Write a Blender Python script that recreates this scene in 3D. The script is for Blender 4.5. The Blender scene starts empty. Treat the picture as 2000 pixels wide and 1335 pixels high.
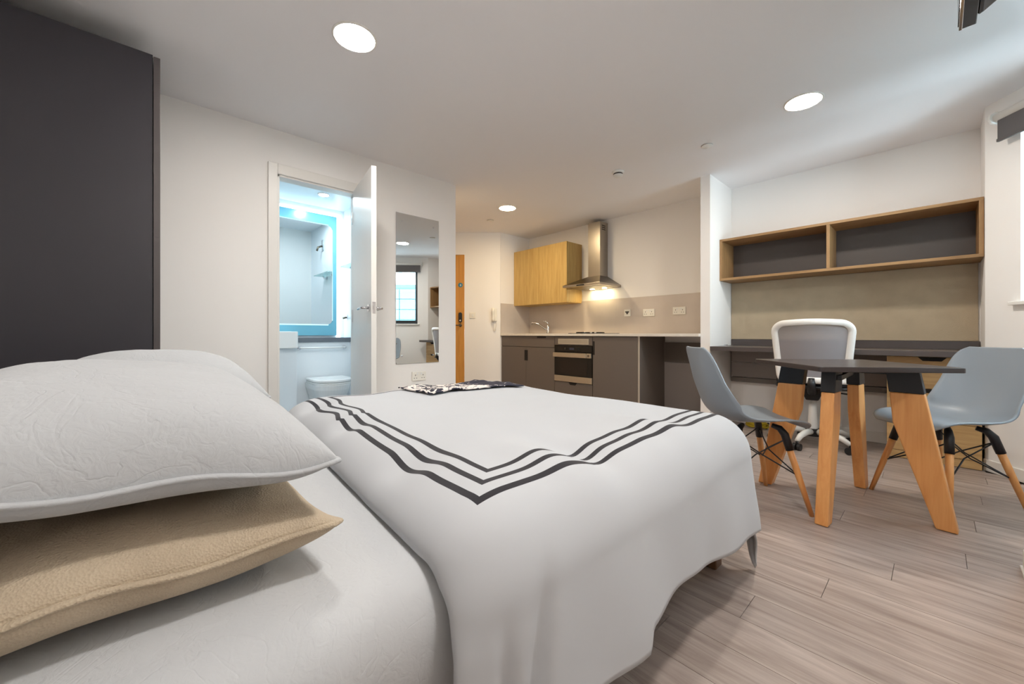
import bpy, bmesh, math, random
import numpy as np
from mathutils import Vector, Matrix, noise

random.seed(7)
S = bpy.context.scene
COL = S.collection
R = math.radians

# ------------------------------------------------------------------ camera
F_PX, HORIZON, CAM_H, YAW = 770.0, 652.0, 0.90, R(47.1)
cam_data = bpy.data.cameras.new('camera')
cam_data.sensor_width = 36.0
cam_data.lens = 36.0 * F_PX / 2000.0
cam_data.shift_y = (HORIZON - 1335 / 2.0) / 2000.0
cam_data.clip_start = 0.02
cam = bpy.data.objects.new('camera', cam_data)
cam.location = (0, 0, CAM_H)
cam.rotation_euler = (R(90), 0, YAW)
COL.objects.link(cam)
S.camera = cam

# ------------------------------------------------------------------ world, exposure
W = bpy.data.worlds.new('sky')
S.world = W
W.use_nodes = True
bg = W.node_tree.nodes['Background']
bg.inputs[0].default_value = (0.82, 0.90, 1.0, 1)
bg.inputs[1].default_value = 24.0
S.view_settings.view_transform = 'Standard'
S.view_settings.look = 'None'
S.view_settings.gamma = 1.0
S.view_settings.exposure = 0.34
S.view_settings.use_curve_mapping = False
S.cycles.use_denoising = True
S.cycles.diffuse_bounces = 5
S.cycles.max_bounces = 9
S.cycles.transparent_max_bounces = 6
S.cycles.caustics_reflective = False
S.cycles.caustics_refractive = False
S.cycles.adaptive_threshold = 0.06

LAMP = 200.0            # radiance of the ceiling downlights
LAMP_COL = (1.0, 0.95, 0.885)
KITCHEN_COL = (1.0, 0.79, 0.50)

# ------------------------------------------------------------------ helpers
def lin(c):
    out = []
    for v in c:
        v = v / 255.0
        out.append(v / 12.92 if v <= 0.04045 else ((v + 0.055) / 1.055) ** 2.4)
    return (out[0], out[1], out[2], 1.0)

def new_mat(name):
    m = bpy.data.materials.new(name)
    m.use_nodes = True
    nt = m.node_tree
    return m, nt, nt.nodes['Principled BSDF']

def simple(name, col, rough=0.5, metal=0.0, bump=0.0, bscale=200.0, var=0.0, vscale=6.0, spec=0.5, sheen=0.0, coord='Object'):
    m, nt, b = new_mat(name)
    b.inputs['Base Color'].default_value = lin(col)
    b.inputs['Roughness'].default_value = rough
    b.inputs['Metallic'].default_value = metal
    b.inputs['Specular IOR Level'].default_value = spec
    if sheen:
        b.inputs['Sheen Weight'].default_value = sheen
    if bump or var:
        tc = nt.nodes.new('ShaderNodeTexCoord')
    if var:
        n = nt.nodes.new('ShaderNodeTexNoise'); n.inputs['Scale'].default_value = vscale; n.inputs['Detail'].default_value = 4
        nt.links.new(tc.outputs[coord], n.inputs['Vector'])
        r = nt.nodes.new('ShaderNodeValToRGB')
        c = lin(col)
        r.color_ramp.elements[0].position = 0.3; r.color_ramp.elements[1].position = 0.7
        r.color_ramp.elements[0].color = tuple(max(0, v * (1 - var)) for v in c[:3]) + (1,)
        r.color_ramp.elements[1].color = tuple(min(1, v * (1 + var)) for v in c[:3]) + (1,)
        nt.links.new(n.outputs['Fac'], r.inputs['Fac'])
        nt.links.new(r.outputs['Color'], b.inputs['Base Color'])
    if bump:
        n2 = nt.nodes.new('ShaderNodeTexNoise'); n2.inputs['Scale'].default_value = bscale; n2.inputs['Detail'].default_value = 3
        nt.links.new(tc.outputs[coord], n2.inputs['Vector'])
        bp = nt.nodes.new('ShaderNodeBump'); bp.inputs['Strength'].default_value = bump; bp.inputs['Distance'].default_value = 0.01
        nt.links.new(n2.outputs['Fac'], bp.inputs['Height'])
        nt.links.new(bp.outputs['Normal'], b.inputs['Normal'])
    return m

def wood(name, dark, light, scale=(1, 1, 1), grain=12.0, rough=0.45, rnd=0.0, bump=0.05, dist=2.5):
    """procedural wood; the grain runs along the axis whose scale is small"""
    m, nt, b = new_mat(name)
    tc = nt.nodes.new('ShaderNodeTexCoord')
    mp = nt.nodes.new('ShaderNodeMapping')
    mp.inputs['Scale'].default_value = scale
    oi = nt.nodes.new('ShaderNodeObjectInfo')
    add = nt.nodes.new('ShaderNodeVectorMath'); add.operation = 'ADD'
    mul = nt.nodes.new('ShaderNodeVectorMath'); mul.operation = 'SCALE'; mul.inputs['Scale'].default_value = 37.0
    cmb = nt.nodes.new('ShaderNodeCombineXYZ')
    nt.links.new(oi.outputs['Random'], cmb.inputs[0]); nt.links.new(oi.outputs['Random'], cmb.inputs[1]); nt.links.new(oi.outputs['Random'], cmb.inputs[2])
    nt.links.new(cmb.outputs[0], mul.inputs[0])
    nt.links.new(tc.outputs['Object'], mp.inputs['Vector'])
    nt.links.new(mp.outputs[0], add.inputs[0]); nt.links.new(mul.outputs[0], add.inputs[1])
    n = nt.nodes.new('ShaderNodeTexNoise'); n.inputs['Scale'].default_value = grain; n.inputs['Detail'].default_value = 8; n.inputs['Roughness'].default_value = 0.62
    n.inputs['Distortion'].default_value = dist * 0.2
    nt.links.new(add.outputs[0], n.inputs['Vector'])
    r = nt.nodes.new('ShaderNodeValToRGB')
    r.color_ramp.elements[0].position = 0.30; r.color_ramp.elements[1].position = 0.70
    r.color_ramp.elements[0].color = lin(dark); r.color_ramp.elements[1].color = lin(light)
    nt.links.new(n.outputs['Fac'], r.inputs['Fac'])
    last = r.outputs['Color']
    if rnd:
        hsv = nt.nodes.new('ShaderNodeHueSaturation')
        mr = nt.nodes.new('ShaderNodeMapRange'); mr.inputs['To Min'].default_value = 1 - rnd; mr.inputs['To Max'].default_value = 1 + rnd
        nt.links.new(oi.outputs['Random'], mr.inputs['Value']); nt.links.new(mr.outputs[0], hsv.inputs['Value'])
        nt.links.new(last, hsv.inputs['Color']); last = hsv.outputs['Color']
    nt.links.new(last, b.inputs['Base Color'])
    b.inputs['Roughness'].default_value = rough
    bp = nt.nodes.new('ShaderNodeBump'); bp.inputs['Strength'].default_value = bump; bp.inputs['Distance'].default_value = 0.004
    nt.links.new(n.outputs['Fac'], bp.inputs['Height']); nt.links.new(bp.outputs['Normal'], b.inputs['Normal'])
    return m

def emit(name, col, strength):
    m = bpy.data.materials.new(name); m.use_nodes = True
    nt = m.node_tree; nt.nodes.remove(nt.nodes['Principled BSDF'])
    e = nt.nodes.new('ShaderNodeEmission'); e.inputs[0].default_value = (*col, 1); e.inputs[1].default_value = strength
    nt.links.new(e.outputs[0], nt.nodes['Material Output'].inputs[0])
    return m

def glass(name, tint=(0.9, 0.97, 0.97), rough=0.0, mixf=0.12):
    """thin architectural glass: mostly transparent with a reflection"""
    m = bpy.data.materials.new(name); m.use_nodes = True
    nt = m.node_tree; nt.nodes.remove(nt.nodes['Principled BSDF'])
    t = nt.nodes.new('ShaderNodeBsdfTransparent'); t.inputs[0].default_value = (*tint, 1)
    g = nt.nodes.new('ShaderNodeBsdfGlossy'); g.inputs['Roughness'].default_value = rough
    mx = nt.nodes.new('ShaderNodeMixShader'); mx.inputs[0].default_value = mixf
    nt.links.new(t.outputs[0], mx.inputs[1]); nt.links.new(g.outputs[0], mx.inputs[2])
    nt.links.new(mx.outputs[0], nt.nodes['Material Output'].inputs[0])
    return m

M = {}
M['wall'] = simple('wall_paint', (244, 241, 238), 0.85, bump=0.03, bscale=260, spec=0.25)
M['ceiling'] = simple('ceiling_paint', (243, 242, 244), 0.9, spec=0.2)
M['white'] = simple('white_gloss_paint', (236, 233, 228), 0.35)
M['bath_white'] = simple('bathroom_white', (236, 242, 246), 0.35)
M['plastic'] = simple('white_plastic', (235, 234, 230), 0.4)
M['cream_plastic'] = simple('socket_plastic', (240, 236, 226), 0.4)
M['slot'] = simple('dark_slot', (60, 56, 54), 0.6)
M['black'] = simple('black_plastic', (22, 22, 26), 0.45)
M['blackmetal'] = simple('black_metal', (20, 20, 26), 0.4, metal=0.0)
M['chrome'] = simple('chrome', (225, 225, 228), 0.12, metal=1.0)
M['steel'] = simple('brushed_steel', (176, 168, 156), 0.3, metal=1.0)
M['darksteel'] = simple('dark_brushed_steel', (120, 110, 98), 0.33, metal=1.0)
M['mirror'] = simple('mirror_silver', (232, 236, 236), 0.0, metal=1.0)
M['wardrobe'] = simple('wardrobe_laminate', (46, 44, 50), 0.42, bump=0.02, bscale=500)
M['wardrobe_edge'] = simple('wardrobe_edge', (78, 72, 72), 0.4)
M['unit'] = simple('kitchen_unit_laminate', (106, 97, 90), 0.45)
M['unit_dark'] = simple('kitchen_unit_carcass', (74, 68, 66), 0.6)
M['unit_edge'] = simple('kitchen_unit_edge', (176, 166, 152), 0.5)
M['notch'] = simple('recess_dark', (18, 15, 13), 0.7)
M['worktop'] = simple('worktop_white', (226, 220, 210), 0.4, var=0.04, vscale=40)
M['splash'] = simple('splashback_taupe', (208, 197, 187), 0.3, var=0.05, vscale=3)
M['ovenglass'] = simple('oven_black_glass', (16, 13, 12), 0.12)
M['oventrim'] = simple('oven_steel', (196, 184, 164), 0.3, metal=0.8)
M['grille'] = simple('vent_grille', (200, 190, 172), 0.45, metal=0.3)
M['hob'] = simple('hob_black', (20, 18, 18), 0.25)
M['oak_cab'] = wood('oak_wall_cabinet', (184, 148, 84), (210, 178, 112), (6, 6, 0.45), 5.0, rough=0.5)
M['oak_shelf'] = wood('oak_shelf', (138, 104, 66), (172, 134, 90), (0.6, 6, 6), 6.0, rough=0.5)
M['oak_side'] = wood('oak_shelf_upright', (138, 104, 66), (172, 134, 90), (6, 6, 0.6), 6.0, rough=0.5)
M['oak_drawer'] = wood('oak_drawer', (176, 138, 88), (208, 172, 120), (0.6, 6, 8), 5.0, rough=0.5)
M['oak_door'] = wood('oak_entrance_door', (190, 130, 56), (216, 156, 74), (6, 6, 0.4), 5.0, rough=0.4)
M['beech'] = wood('beech_leg', (212, 144, 80), (232, 170, 106), (9, 9, 0.6), 4.0, rough=0.4)
M['floor'] = wood('grey_oak_plank', (140, 124, 115), (188, 174, 166), (0.55, 7, 7), 4.5, rough=0.38, rnd=0.09, bump=0.08)
M['floor_gap'] = simple('floor_underlay', (104, 90, 80), 0.8)
M['bathfloor'] = simple('bathroom_floor', (150, 155, 160), 0.4)
M['shelfback'] = simple('shelf_back_panel', (84, 78, 76), 0.5)
M['desk'] = simple('desk_laminate', (84, 76, 74), 0.33, bump=0.02, bscale=400)
M['desk_panel'] = simple('desk_panel_grey', (150, 141, 136), 0.5)
M['tabletop'] = simple('tabletop_dark', (58, 50, 50), 0.28)
M['tableedge'] = simple('tabletop_edge', (74, 56, 52), 0.4)
M['shell'] = simple('chair_shell_grey', (140, 150, 160), 0.42)
M['ochair'] = simple('office_chair_white', (236, 234, 230), 0.35)
M['seatpad'] = simple('office_seat_fabric', (26, 26, 32), 0.85, bump=0.2, bscale=600)
M['tvdark'] = simple('television_casing', (40, 36, 38), 0.4)
M['tvgrey'] = simple('television_back', (66, 64, 68), 0.5)
M['screen'] = simple('television_screen', (10, 10, 12), 0.12)
M['blind'] = simple('roller_blind_fabric', (96, 92, 92), 0.8, bump=0.1, bscale=700)
M['winframe'] = simple('window_frame_anthracite', (56, 62, 66), 0.4)
M['sheet'] = simple('cotton_sheet', (232, 230, 228), 0.85, sheen=0.1)
M['glass'] = glass('window_glass')
M['shelfglass'] = glass('shelf_glass', (0.72, 0.86, 0.86), 0.02, 0.25)
M['ceramic'] = simple('ceramic_white', (244, 244, 242), 0.15)
M['ledge'] = simple('ledge_slate', (106, 112, 120), 0.4)
M['teal'] = simple('teal_glass', (120, 190, 212), 0.2)
M['blue_sign'] = simple('blue_sign', (30, 120, 150), 0.4)

def weave(name, c0, c1, scale, strength, dist=0.003):
    m, nt, b = new_mat(name)
    tc = nt.nodes.new('ShaderNodeTexCoord')
    v = nt.nodes.new('ShaderNodeTexVoronoi'); v.inputs['Scale'].default_value = scale
    n = nt.nodes.new('ShaderNodeTexNoise'); n.inputs['Scale'].default_value = 9; n.inputs['Detail'].default_value = 6
    nt.links.new(tc.outputs['Object'], v.inputs['Vector']); nt.links.new(tc.outputs['Object'], n.inputs['Vector'])
    r = nt.nodes.new('ShaderNodeValToRGB')
    r.color_ramp.elements[0].position = 0.3; r.color_ramp.elements[1].position = 0.72
    r.color_ramp.elements[0].color = lin(c0); r.color_ramp.elements[1].color = lin(c1)
    nt.links.new(n.outputs['Fac'], r.inputs['Fac']); nt.links.new(r.outputs['Color'], b.inputs['Base Color'])
    bp = nt.nodes.new('ShaderNodeBump'); bp.inputs['Strength'].default_value = strength; bp.inputs['Distance'].default_value = dist
    nt.links.new(v.outputs['Distance'], bp.inputs['Height']); nt.links.new(bp.outputs['Normal'], b.inputs['Normal'])
    b.inputs['Roughness'].default_value = 0.9
    return m

M['beige'] = weave('beige_pillow_weave', (170, 154, 133), (196, 180, 157), 330, 0.5)
M['pinboard'] = weave('pinboard_fabric', (180, 163, 138), (189, 172, 146), 420, 0.35)

def crinkle(name, col, s1=1.0):
    """white linen with fine pressed creases"""
    m, nt, b = new_mat(name)
    b.inputs['Base Color'].default_value = lin(col); b.inputs['Roughness'].default_value = 0.88
    b.inputs['Sheen Weight'].default_value = 0.1
    tc = nt.nodes.new('ShaderNodeTexCoord')
    n0 = nt.nodes.new('ShaderNodeTexNoise'); n0.inputs['Scale'].default_value = 7; n0.inputs['Detail'].default_value = 3; n0.inputs['Distortion'].default_value = 2.2
    nt.links.new(tc.outputs['Object'], n0.inputs['Vector'])
    n1 = nt.nodes.new('ShaderNodeTexNoise'); n1.inputs['Scale'].default_value = 55; n1.inputs['Detail'].default_value = 6; n1.inputs['Distortion'].default_value = 1.6
    nt.links.new(tc.outputs['Object'], n1.inputs['Vector'])
    sub = nt.nodes.new('ShaderNodeMath'); sub.operation = 'SUBTRACT'; sub.inputs[1].default_value = 0.5
    nt.links.new(n0.outputs['Fac'], sub.inputs[0])
    ab = nt.nodes.new('ShaderNodeMath'); ab.operation = 'ABSOLUTE'; nt.links.new(sub.outputs[0], ab.inputs[0])
    mn = nt.nodes.new('ShaderNodeMath'); mn.operation = 'MINIMUM'; mn.inputs[1].default_value = 0.03; nt.links.new(ab.outputs[0], mn.inputs[0])
    ml = nt.nodes.new('ShaderNodeMath'); ml.operation = 'MULTIPLY'; ml.inputs[1].default_value = 6.0; nt.links.new(mn.outputs[0], ml.inputs[0])
    ad = nt.nodes.new('ShaderNodeMath'); ad.operation = 'MULTIPLY_ADD'; ad.inputs[1].default_value = 0.55
    nt.links.new(n1.outputs['Fac'], ad.inputs[0]); nt.links.new(ml.outputs[0], ad.inputs[2])
    bp = nt.nodes.new('ShaderNodeBump'); bp.inputs['Strength'].default_value = 0.42 * s1; bp.inputs['Distance'].default_value = 0.006
    nt.links.new(ad.outputs[0], bp.inputs['Height']); nt.links.new(bp.outputs['Normal'], b.inputs['Normal'])
    return m
M['linen'] = crinkle('pillow_linen', (179, 182, 186))
M['sheet'] = crinkle('fitted_sheet_cotton', (193, 196, 200), 0.7)

def root_of(o):
    while o.parent: o = o.parent
    return o

def mk(name, bm, mat, parent=None, smooth=False, bev=0.0, seg=2, local=False, sub=0, solid=0.0):
    me = bpy.data.meshes.new(name)
    if parent is not None and not local:
        bmesh.ops.translate(bm, vec=-root_of(parent).location, verts=bm.verts)
    bmesh.ops.recalc_face_normals(bm, faces=bm.faces)
    bm.to_mesh(me); bm.free()
    mats = mat if isinstance(mat, list) else [mat]
    for m_ in mats: me.materials.append(m_)
    if smooth:
        for p in me.polygons: p.use_smooth = True
    o = bpy.data.objects.new(name, me)
    COL.objects.link(o)
    if parent is not None: o.parent = parent
    if solid:
        md = o.modifiers.new('Solidify', 'SOLIDIFY'); md.thickness = solid; md.offset = 0
    if bev:
        md = o.modifiers.new('Bevel', 'BEVEL'); md.width = bev; md.segments = seg; md.limit_method = 'ANGLE'; md.angle_limit = R(40)
    if sub:
        md = o.modifiers.new('Subdivision', 'SUBSURF'); md.levels = sub; md.render_levels = sub
    return o

def tag(o, label=None, cat=None, group=None, kind=None):
    if label: o['label'] = label
    if cat: o['category'] = cat
    if group: o['group'] = group
    if kind: o['kind'] = kind
    return o

def thing(name, label, cat, loc=(0, 0, 0), rz=0.0, group=None):
    o = bpy.data.objects.new(name, None)
    COL.objects.link(o)
    o.location = loc; o.rotation_euler = (0, 0, rz); o.empty_display_size = 0.1
    return tag(o, label, cat, group)

def copy_tree(o, parent=None):
    c = o.copy(); COL.objects.link(c)
    if parent is not None: c.parent = parent
    for ch in [x for x in bpy.data.objects if x.parent == o]: copy_tree(ch, c)
    return c

def B(): return bmesh.new()

def bx(bm, x0, x1, y0, y1, z0, z1):
    vs = [bm.verts.new(p) for p in ((x0, y0, z0), (x1, y0, z0), (x1, y1, z0), (x0, y1, z0), (x0, y0, z1), (x1, y0, z1), (x1, y1, z1), (x0, y1, z1))]
    for f in ((0, 3, 2, 1), (4, 5, 6, 7), (0, 1, 5, 4), (1, 2, 6, 5), (2, 3, 7, 6), (3, 0, 4, 7)):
        bm.faces.new([vs[i] for i in f])
    return bm

def box(x0, x1, y0, y1, z0, z1): return bx(B(), x0, x1, y0, y1, z0, z1)

def tube(bm, pts, rad, seg=10, caps=True):
    """swept round bar through pts; rad a number or one per point"""
    pts = [Vector(p) for p in pts]
    n = len(pts)
    rads = rad if isinstance(rad, (list, tuple)) else [rad] * n
    rings = []
    up = None
    for i, p in enumerate(pts):
        t = (pts[min(i + 1, n - 1)] - pts[max(i - 1, 0)]).normalized()
        if up is None:
            ref = Vector((0, 0, 1)) if abs(t.z) < 0.9 else Vector((1, 0, 0))
            up = (ref - t * ref.dot(t)).normalized()
        else:
            up = (up - t * up.dot(t)).normalized()
        sd = t.cross(up)
        rings.append([bm.verts.new(p + (up * math.cos(a) + sd * math.sin(a)) * rads[i]) for a in [2 * math.pi * k / seg for k in range(seg)]])
    for i in range(n - 1):
        for k in range(seg):
            bm.faces.new((rings[i][k], rings[i][(k + 1) % seg], rings[i + 1][(k + 1) % seg], rings[i + 1][k]))
    if caps:
        bm.faces.new(rings[0]); bm.faces.new(rings[-1])
    return bm

def lathe(bm, prof, c=(0, 0, 0), seg=32):
    """prof: list of (radius, z)"""
    rings = []
    for r_, z in prof:
        if r_ < 1e-6:
            rings.append([bm.verts.new((c[0], c[1], c[2] + z))])
        else:
            rings.append([bm.verts.new((c[0] + r_ * math.cos(2 * math.pi * k / seg), c[1] + r_ * math.sin(2 * math.pi * k / seg), c[2] + z)) for k in range(seg)])
    for a, b in zip(rings[:-1], rings[1:]):
        for k in range(seg):
            k2 = (k + 1) % seg
            if len(a) == 1 and len(b) == 1: continue
            if len(a) == 1: bm.faces.new((a[0], b[k], b[k2]))
            elif len(b) == 1: bm.faces.new((a[k], a[k2], b[0]))
            else: bm.faces.new((a[k], a[k2], b[k2], b[k]))
    return bm

def prism(bm, poly, axis, a0, a1):
    """extrude polygon; axis 'y': poly is (x,z); 'x': poly is (y,z); 'z': poly is (x,y)"""
    def P(u, v, w):
        return {'y': (u, w, v), 'x': (w, u, v), 'z': (u, v, w)}[axis]
    lo = [bm.verts.new(P(u, v, a0)) for u, v in poly]
    hi = [bm.verts.new(P(u, v, a1)) for u, v in poly]
    n = len(poly)
    bm.faces.new(lo); bm.faces.new(hi)
    for i in range(n):
        bm.faces.new((lo[i], lo[(i + 1) % n], hi[(i + 1) % n], hi[i]))
    return bm

def rrect(cx, cy, w, h, r, seg=6):
    pts = []
    for sx, sy, a0 in ((1, 1, 0), (-1, 1, 90), (-1, -1, 180), (1, -1, 270)):
        for k in range(seg + 1):
            a = R(a0 + 90 * k / seg)
            pts.append((cx + sx * (w / 2 - r) + r * math.cos(a), cy + sy * (h / 2 - r) + r * math.sin(a)))
    return pts

def grid_mesh(P, close_u=False):
    """P: array (nu,nv,3)"""
    bm = B(); nu, nv = P.shape[:2]
    V = [[bm.verts.new(P[i, j]) for j in range(nv)] for i in range(nu)]
    for i in range(nu - 1):
        for j in range(nv - 1):
            bm.faces.new((V[i][j], V[i + 1][j], V[i + 1][j + 1], V[i][j + 1]))
    return bm

def frame_xf(bm, o, ux, uy):
    """map local (u, n, z) to world with origin o, ux along the wall, uy out of the wall (2D unit vectors)"""
    m = Matrix(((ux[0], uy[0], 0, o[0]), (ux[1], uy[1], 0, o[1]), (0, 0, 1, 0), (0, 0, 0, 1)))
    bmesh.ops.transform(bm, matrix=m, verts=bm.verts)
    return bm

# ------------------------------------------------------------------ plan of the place
ZC = 2.40
XL = -3.30                     # left wall face
YL_END = 2.29                  # its outer corner
YB = 4.45                      # back wall face (kitchen and desk)
XK = -4.39                     # kitchen side wall face
E1 = (-4.392, 3.84); EU = (-0.68, -0.7332)      # entry wall start and direction
EN = (-EU[1], EU[0])
EN = (0.7332, -0.68)           # normal of the entry wall into the room
XA = 0.22; YA = 4.07           # alcove side and outer corner
WU = (0.639, -0.769); WN = (-0.769, -0.639)    # window wall direction and inward normal
XR = 0.239                     # right wall face
YRE = 2.455                     # its outer corner
YH = -0.62                     # wall at the head of the bed
NIBX0, NIBX1, NIBY = -1.532, -1.445, 3.88
BX = -4.69; BY1 = 1.69; BY0 = -0.35; BZ = 2.32  # bathroom

def struct(name, bm, mat, **k):
    return tag(mk(name, bm, mat, **k), kind='structure')

# floor with planks
fl = struct('floor', box(-6.3, 2.4, -0.8, 4.6, -0.12, -0.008), M['floor_gap'])
PW, PL = 0.154, 1.24
row = 0
y = -0.62
while y < 4.44:
    y2 = min(y + PW, 4.445)
    ym = (y + y2) / 2
    if ym < YL_END: xa, xb = XL, XR
    elif ym < 3.84: xa, xb = E1[0] + EU[0] * (3.84 - ym) / 0.7332, XA + (YA - ym) * 0.831
    else: xa, xb = XK, XA + max(0, (YA - ym)) * 0.831
    if YL_END > ym > YRE - 0.02: xb = XA + (YA - ym) * 0.831
    xb = min(xb, 1.7)
    x = xa - ((row * 0.437) % 1.0) * PL
    while x < xb:
        c0, c1 = max(x, xa), min(x + PL, xb)
        if c1 - c0 > 0.03:
            o = mk('plank', box(c0 + 0.0008, c1 - 0.0008, y + 0.0008, y2 - 0.0008, -0.008, 0.0), M['floor'], fl)
        x += PL
    y += PW; row += 1
for o in [o for o in bpy.data.objects if o.parent == fl]:
    me = o.data
    c = sum((v.co for v in me.vertices), Vector()) / len(me.vertices)
    for v in me.vertices: v.co -= c
    o.location = c

struct('ceiling', box(-6.3, 2.4, -0.8, 4.6, ZC, ZC + 0.12), M['ceiling'])

# left wall with bathroom doorway
DY0, DY1, DZ = 0.700, 1.305, 2.085
bm = B()
bx(bm, XL - 0.1, XL, YH, DY0, 0, ZC); bx(bm, XL - 0.1, XL, DY1, YL_END, 0, ZC); bx(bm, XL - 0.1, XL, DY0, DY1, DZ, ZC)
struct('wall_left', bm, M['wall'])
struct('wall_corridor', box(-6.2, XL - 0.1, YL_END - 0.1, YL_END, 0, ZC), M['wall'])
# door lining and architrave
bm = B()
bx(bm, XL - 0.1, XL + 0.001, DY0, DY0 + 0.022, 0, DZ); bx(bm, XL - 0.1, XL + 0.001, DY1 - 0.022, DY1, 0, DZ)
bx(bm, XL - 0.1, XL + 0.001, DY0, DY1, DZ - 0.022, DZ)
lin_o = struct('trim_1', bm, M['white'])
for nm, b_ in (('architrave', box(XL, XL + 0.018, DY0 - 0.052, DY0 + 0.010, 0, DZ + 0.066)), ('architrave', box(XL, XL + 0.018, DY1 - 0.010, DY1 + 0.052, 0, DZ + 0.066)), ('architrave', box(XL, XL + 0.018, DY0 + 0.010, DY1 - 0.010, DZ - 0.010, DZ + 0.066))):
    mk(nm, b_, M['white'], lin_o, bev=0.004)
mk('door_stop', box(XL - 0.07, XL - 0.045, DY0 + 0.022, DY0 + 0.034, 0, DZ - 0.022), M['white'], lin_o)

# entry wall with the entrance door (angled)
bm = B()
D2A, D2B, D2Z = 0.525, 1.43, 2.075
bx(bm, 0, D2A, -0.12, 0, 0, ZC); bx(bm, D2B, 2.25, -0.12, 0, 0, ZC); bx(bm, D2A, D2B, -0.12, 0, D2Z, ZC)
struct('wall_entry', frame_xf(bm, E1, EU, EN), M['wall'])
d2 = struct('door_2', frame_xf(box(D2A + 0.004, D2B - 0.004, -0.055, -0.010, 0.006, D2Z - 0.004), E1, EU, EN), M['oak_door'])
def ew(bm): return frame_xf(bm, E1, EU, EN)
lk = mk('lock_plate', ew(prism(B(), rrect(D2A + 0.062, 1.145, 0.052, 0.15, 0.025), 'y', -0.010, 0.012)), M['black'], d2, bev=0.003)
mk('lock_button', ew(tube(B(), [(D2A + 0.062, 0.012, 1.10), (D2A + 0.062, 0.022, 1.10)], 0.012)), M['chrome'], lk)
mk('lever_handle', ew(tube(tube(B(), [(D2A + 0.062, -0.010, 1.03), (D2A + 0.062, 0.045, 1.03), (D2A + 0.075, 0.05, 1.03), (D2A + 0.18, 0.05, 1.03)], 0.009), [(D2A + 0.062, -0.010, 1.03), (D2A + 0.062, 0.002, 1.03)], 0.024)), M['darksteel'], d2, smooth=True)
sg = mk('sign', ew(tube(B(), [(D2A + 0.062, -0.010, 1.625), (D2A + 0.062, -0.006, 1.625)], 0.034, 24)), M['blue_sign'], d2)
bm = B()
for k, w_ in ((0.010, 0.018), (-0.002, 0.024), (-0.014, 0.016)):
    bx(bm, D2A + 0.062 - w_ / 2 - 0.003, D2A + 0.062 + w_ / 2 - 0.003, -0.006, -0.0052, 1.625 + k - 0.003, 1.625 + k + 0.003)
mk('sign_lettering', ew(bm), M['plastic'], sg)

struct('wall_kitchen', box(XK - 0.12, XK, 3.845, YB, 0, ZC), M['wall'])
struct('wall_back', box(-4.6, 0.6, YB, YB + 0.12, 0, ZC), M['wall'])
struct('wall_nib', box(NIBX0, NIBX1, NIBY, YB, 0, ZC), M['wall'])
struct('wall_alcove', prism(B(), [(XA, YA), (XA + 0.12, YA), (XA + 0.35, YA + 0.2), (XA + 0.35, YB), (XA, YB)], 'z', 0, ZC), M['wall'])
# window wall
WO = (XA, YA)
W0, W1, WZ0, WZ1 = 0.205, 1.42, 1.10, 2.20
bm = B()
bx(bm, 0.0, W0, -0.22, 0, 0, ZC); bx(bm, W1, 2.4, -0.22, 0, 0, ZC); bx(bm, W0, W1, -0.22, 0, 0, WZ0); bx(bm, W0, W1, -0.22, 0, WZ1, ZC)
def ww(bm): return frame_xf(bm, WO, WU, WN)
struct('wall_window', ww(bm), M['wall'])
wn = bpy.data.objects.new('window_1', None); COL.objects.link(wn); wn['kind'] = 'structure'
wn.location = (WO[0] + WU[0] * 0.8, WO[1] + WU[1] * 0.8, WZ0)
bm = B()
for a in ((W0, W0 + 0.06, WZ0, WZ1), (W1 - 0.06, W1, WZ0, WZ1), (W0 + 0.06, W1 - 0.06, WZ0, WZ0 + 0.07), (W0 + 0.06, W1 - 0.06, WZ1 - 0.07, WZ1), (0.86, 0.92, WZ0 + 0.07, WZ1 - 0.07)):
    bx(bm, a[0], a[1], -0.17, -0.10, a[2], a[3])
mk('window_frame', ww(bm), M['winframe'], wn)
mk('pane', ww(box(W0 + 0.06, 0.86, -0.140, -0.132, WZ0 + 0.07, WZ1 - 0.07)), M['glass'], wn)
mk('pane', ww(box(0.92, W1 - 0.06, -0.140, -0.132, WZ0 + 0.07, WZ1 - 0.07)), M['glass'], wn)
mk('window_handle', ww(box(0.835, 0.85, -0.10, -0.07, 1.5, 1.62)), M['chrome'], wn, bev=0.003)
sl = mk('window_sill', ww(box(W0 - 0.04, W1 + 0.04, -0.10, 0.035, WZ0 - 0.022, WZ0)), M['white'], wn, bev=0.004)
# bay return and right wall
struct('wall_bay', box(XR + 0.12, 1.80, YRE - 0.12, YRE, 0, ZC), M['wall'])
struct('wall_right', box(XR, XR + 0.12, YH, YRE, 0, ZC), M['wall'])
struct('wall_head', box(XL - 0.1, XR + 0.12, YH - 0.12, YH, 0, ZC), M['wall'])
# skirtings
def skirt(name, x0, x1, y0, y1, z=0.078):
    return struct(name, box(x0, x1, y0, y1, 0, z), M['white'], bev=0.004)
bm = B(); bx(bm, XR - 0.013, XR, YH, YRE + 0.013, 0, 0.075); bx(bm, XR - 0.020, XR, YH, YRE + 0.020, 0, 0.010)
struct('baseboard_right', bm, M['white'], bev=0.003)
skirt('baseboard_bay', XR + 0.001, 1.56, YRE, YRE + 0.013)
skirt('baseboard_left', XL, XL + 0.013, DY1 + 0.053, YL_END)
skirt('baseboard_back', NIBX1, XA, YB - 0.013, YB, 0.09)
skirt('baseboard_nib', NIBX1, NIBX1 + 0.013, NIBY, YB - 0.013, 0.09)
struct('baseboard_window', ww(box(0.0, 2.3, 0, 0.013, 0, 0.078)), M['white'], bev=0.004)
struct('baseboard_entry', ew(box(0.0, D2A, 0, 0.013, 0, 0.078)), M['white'], bev=0.004)

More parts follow.
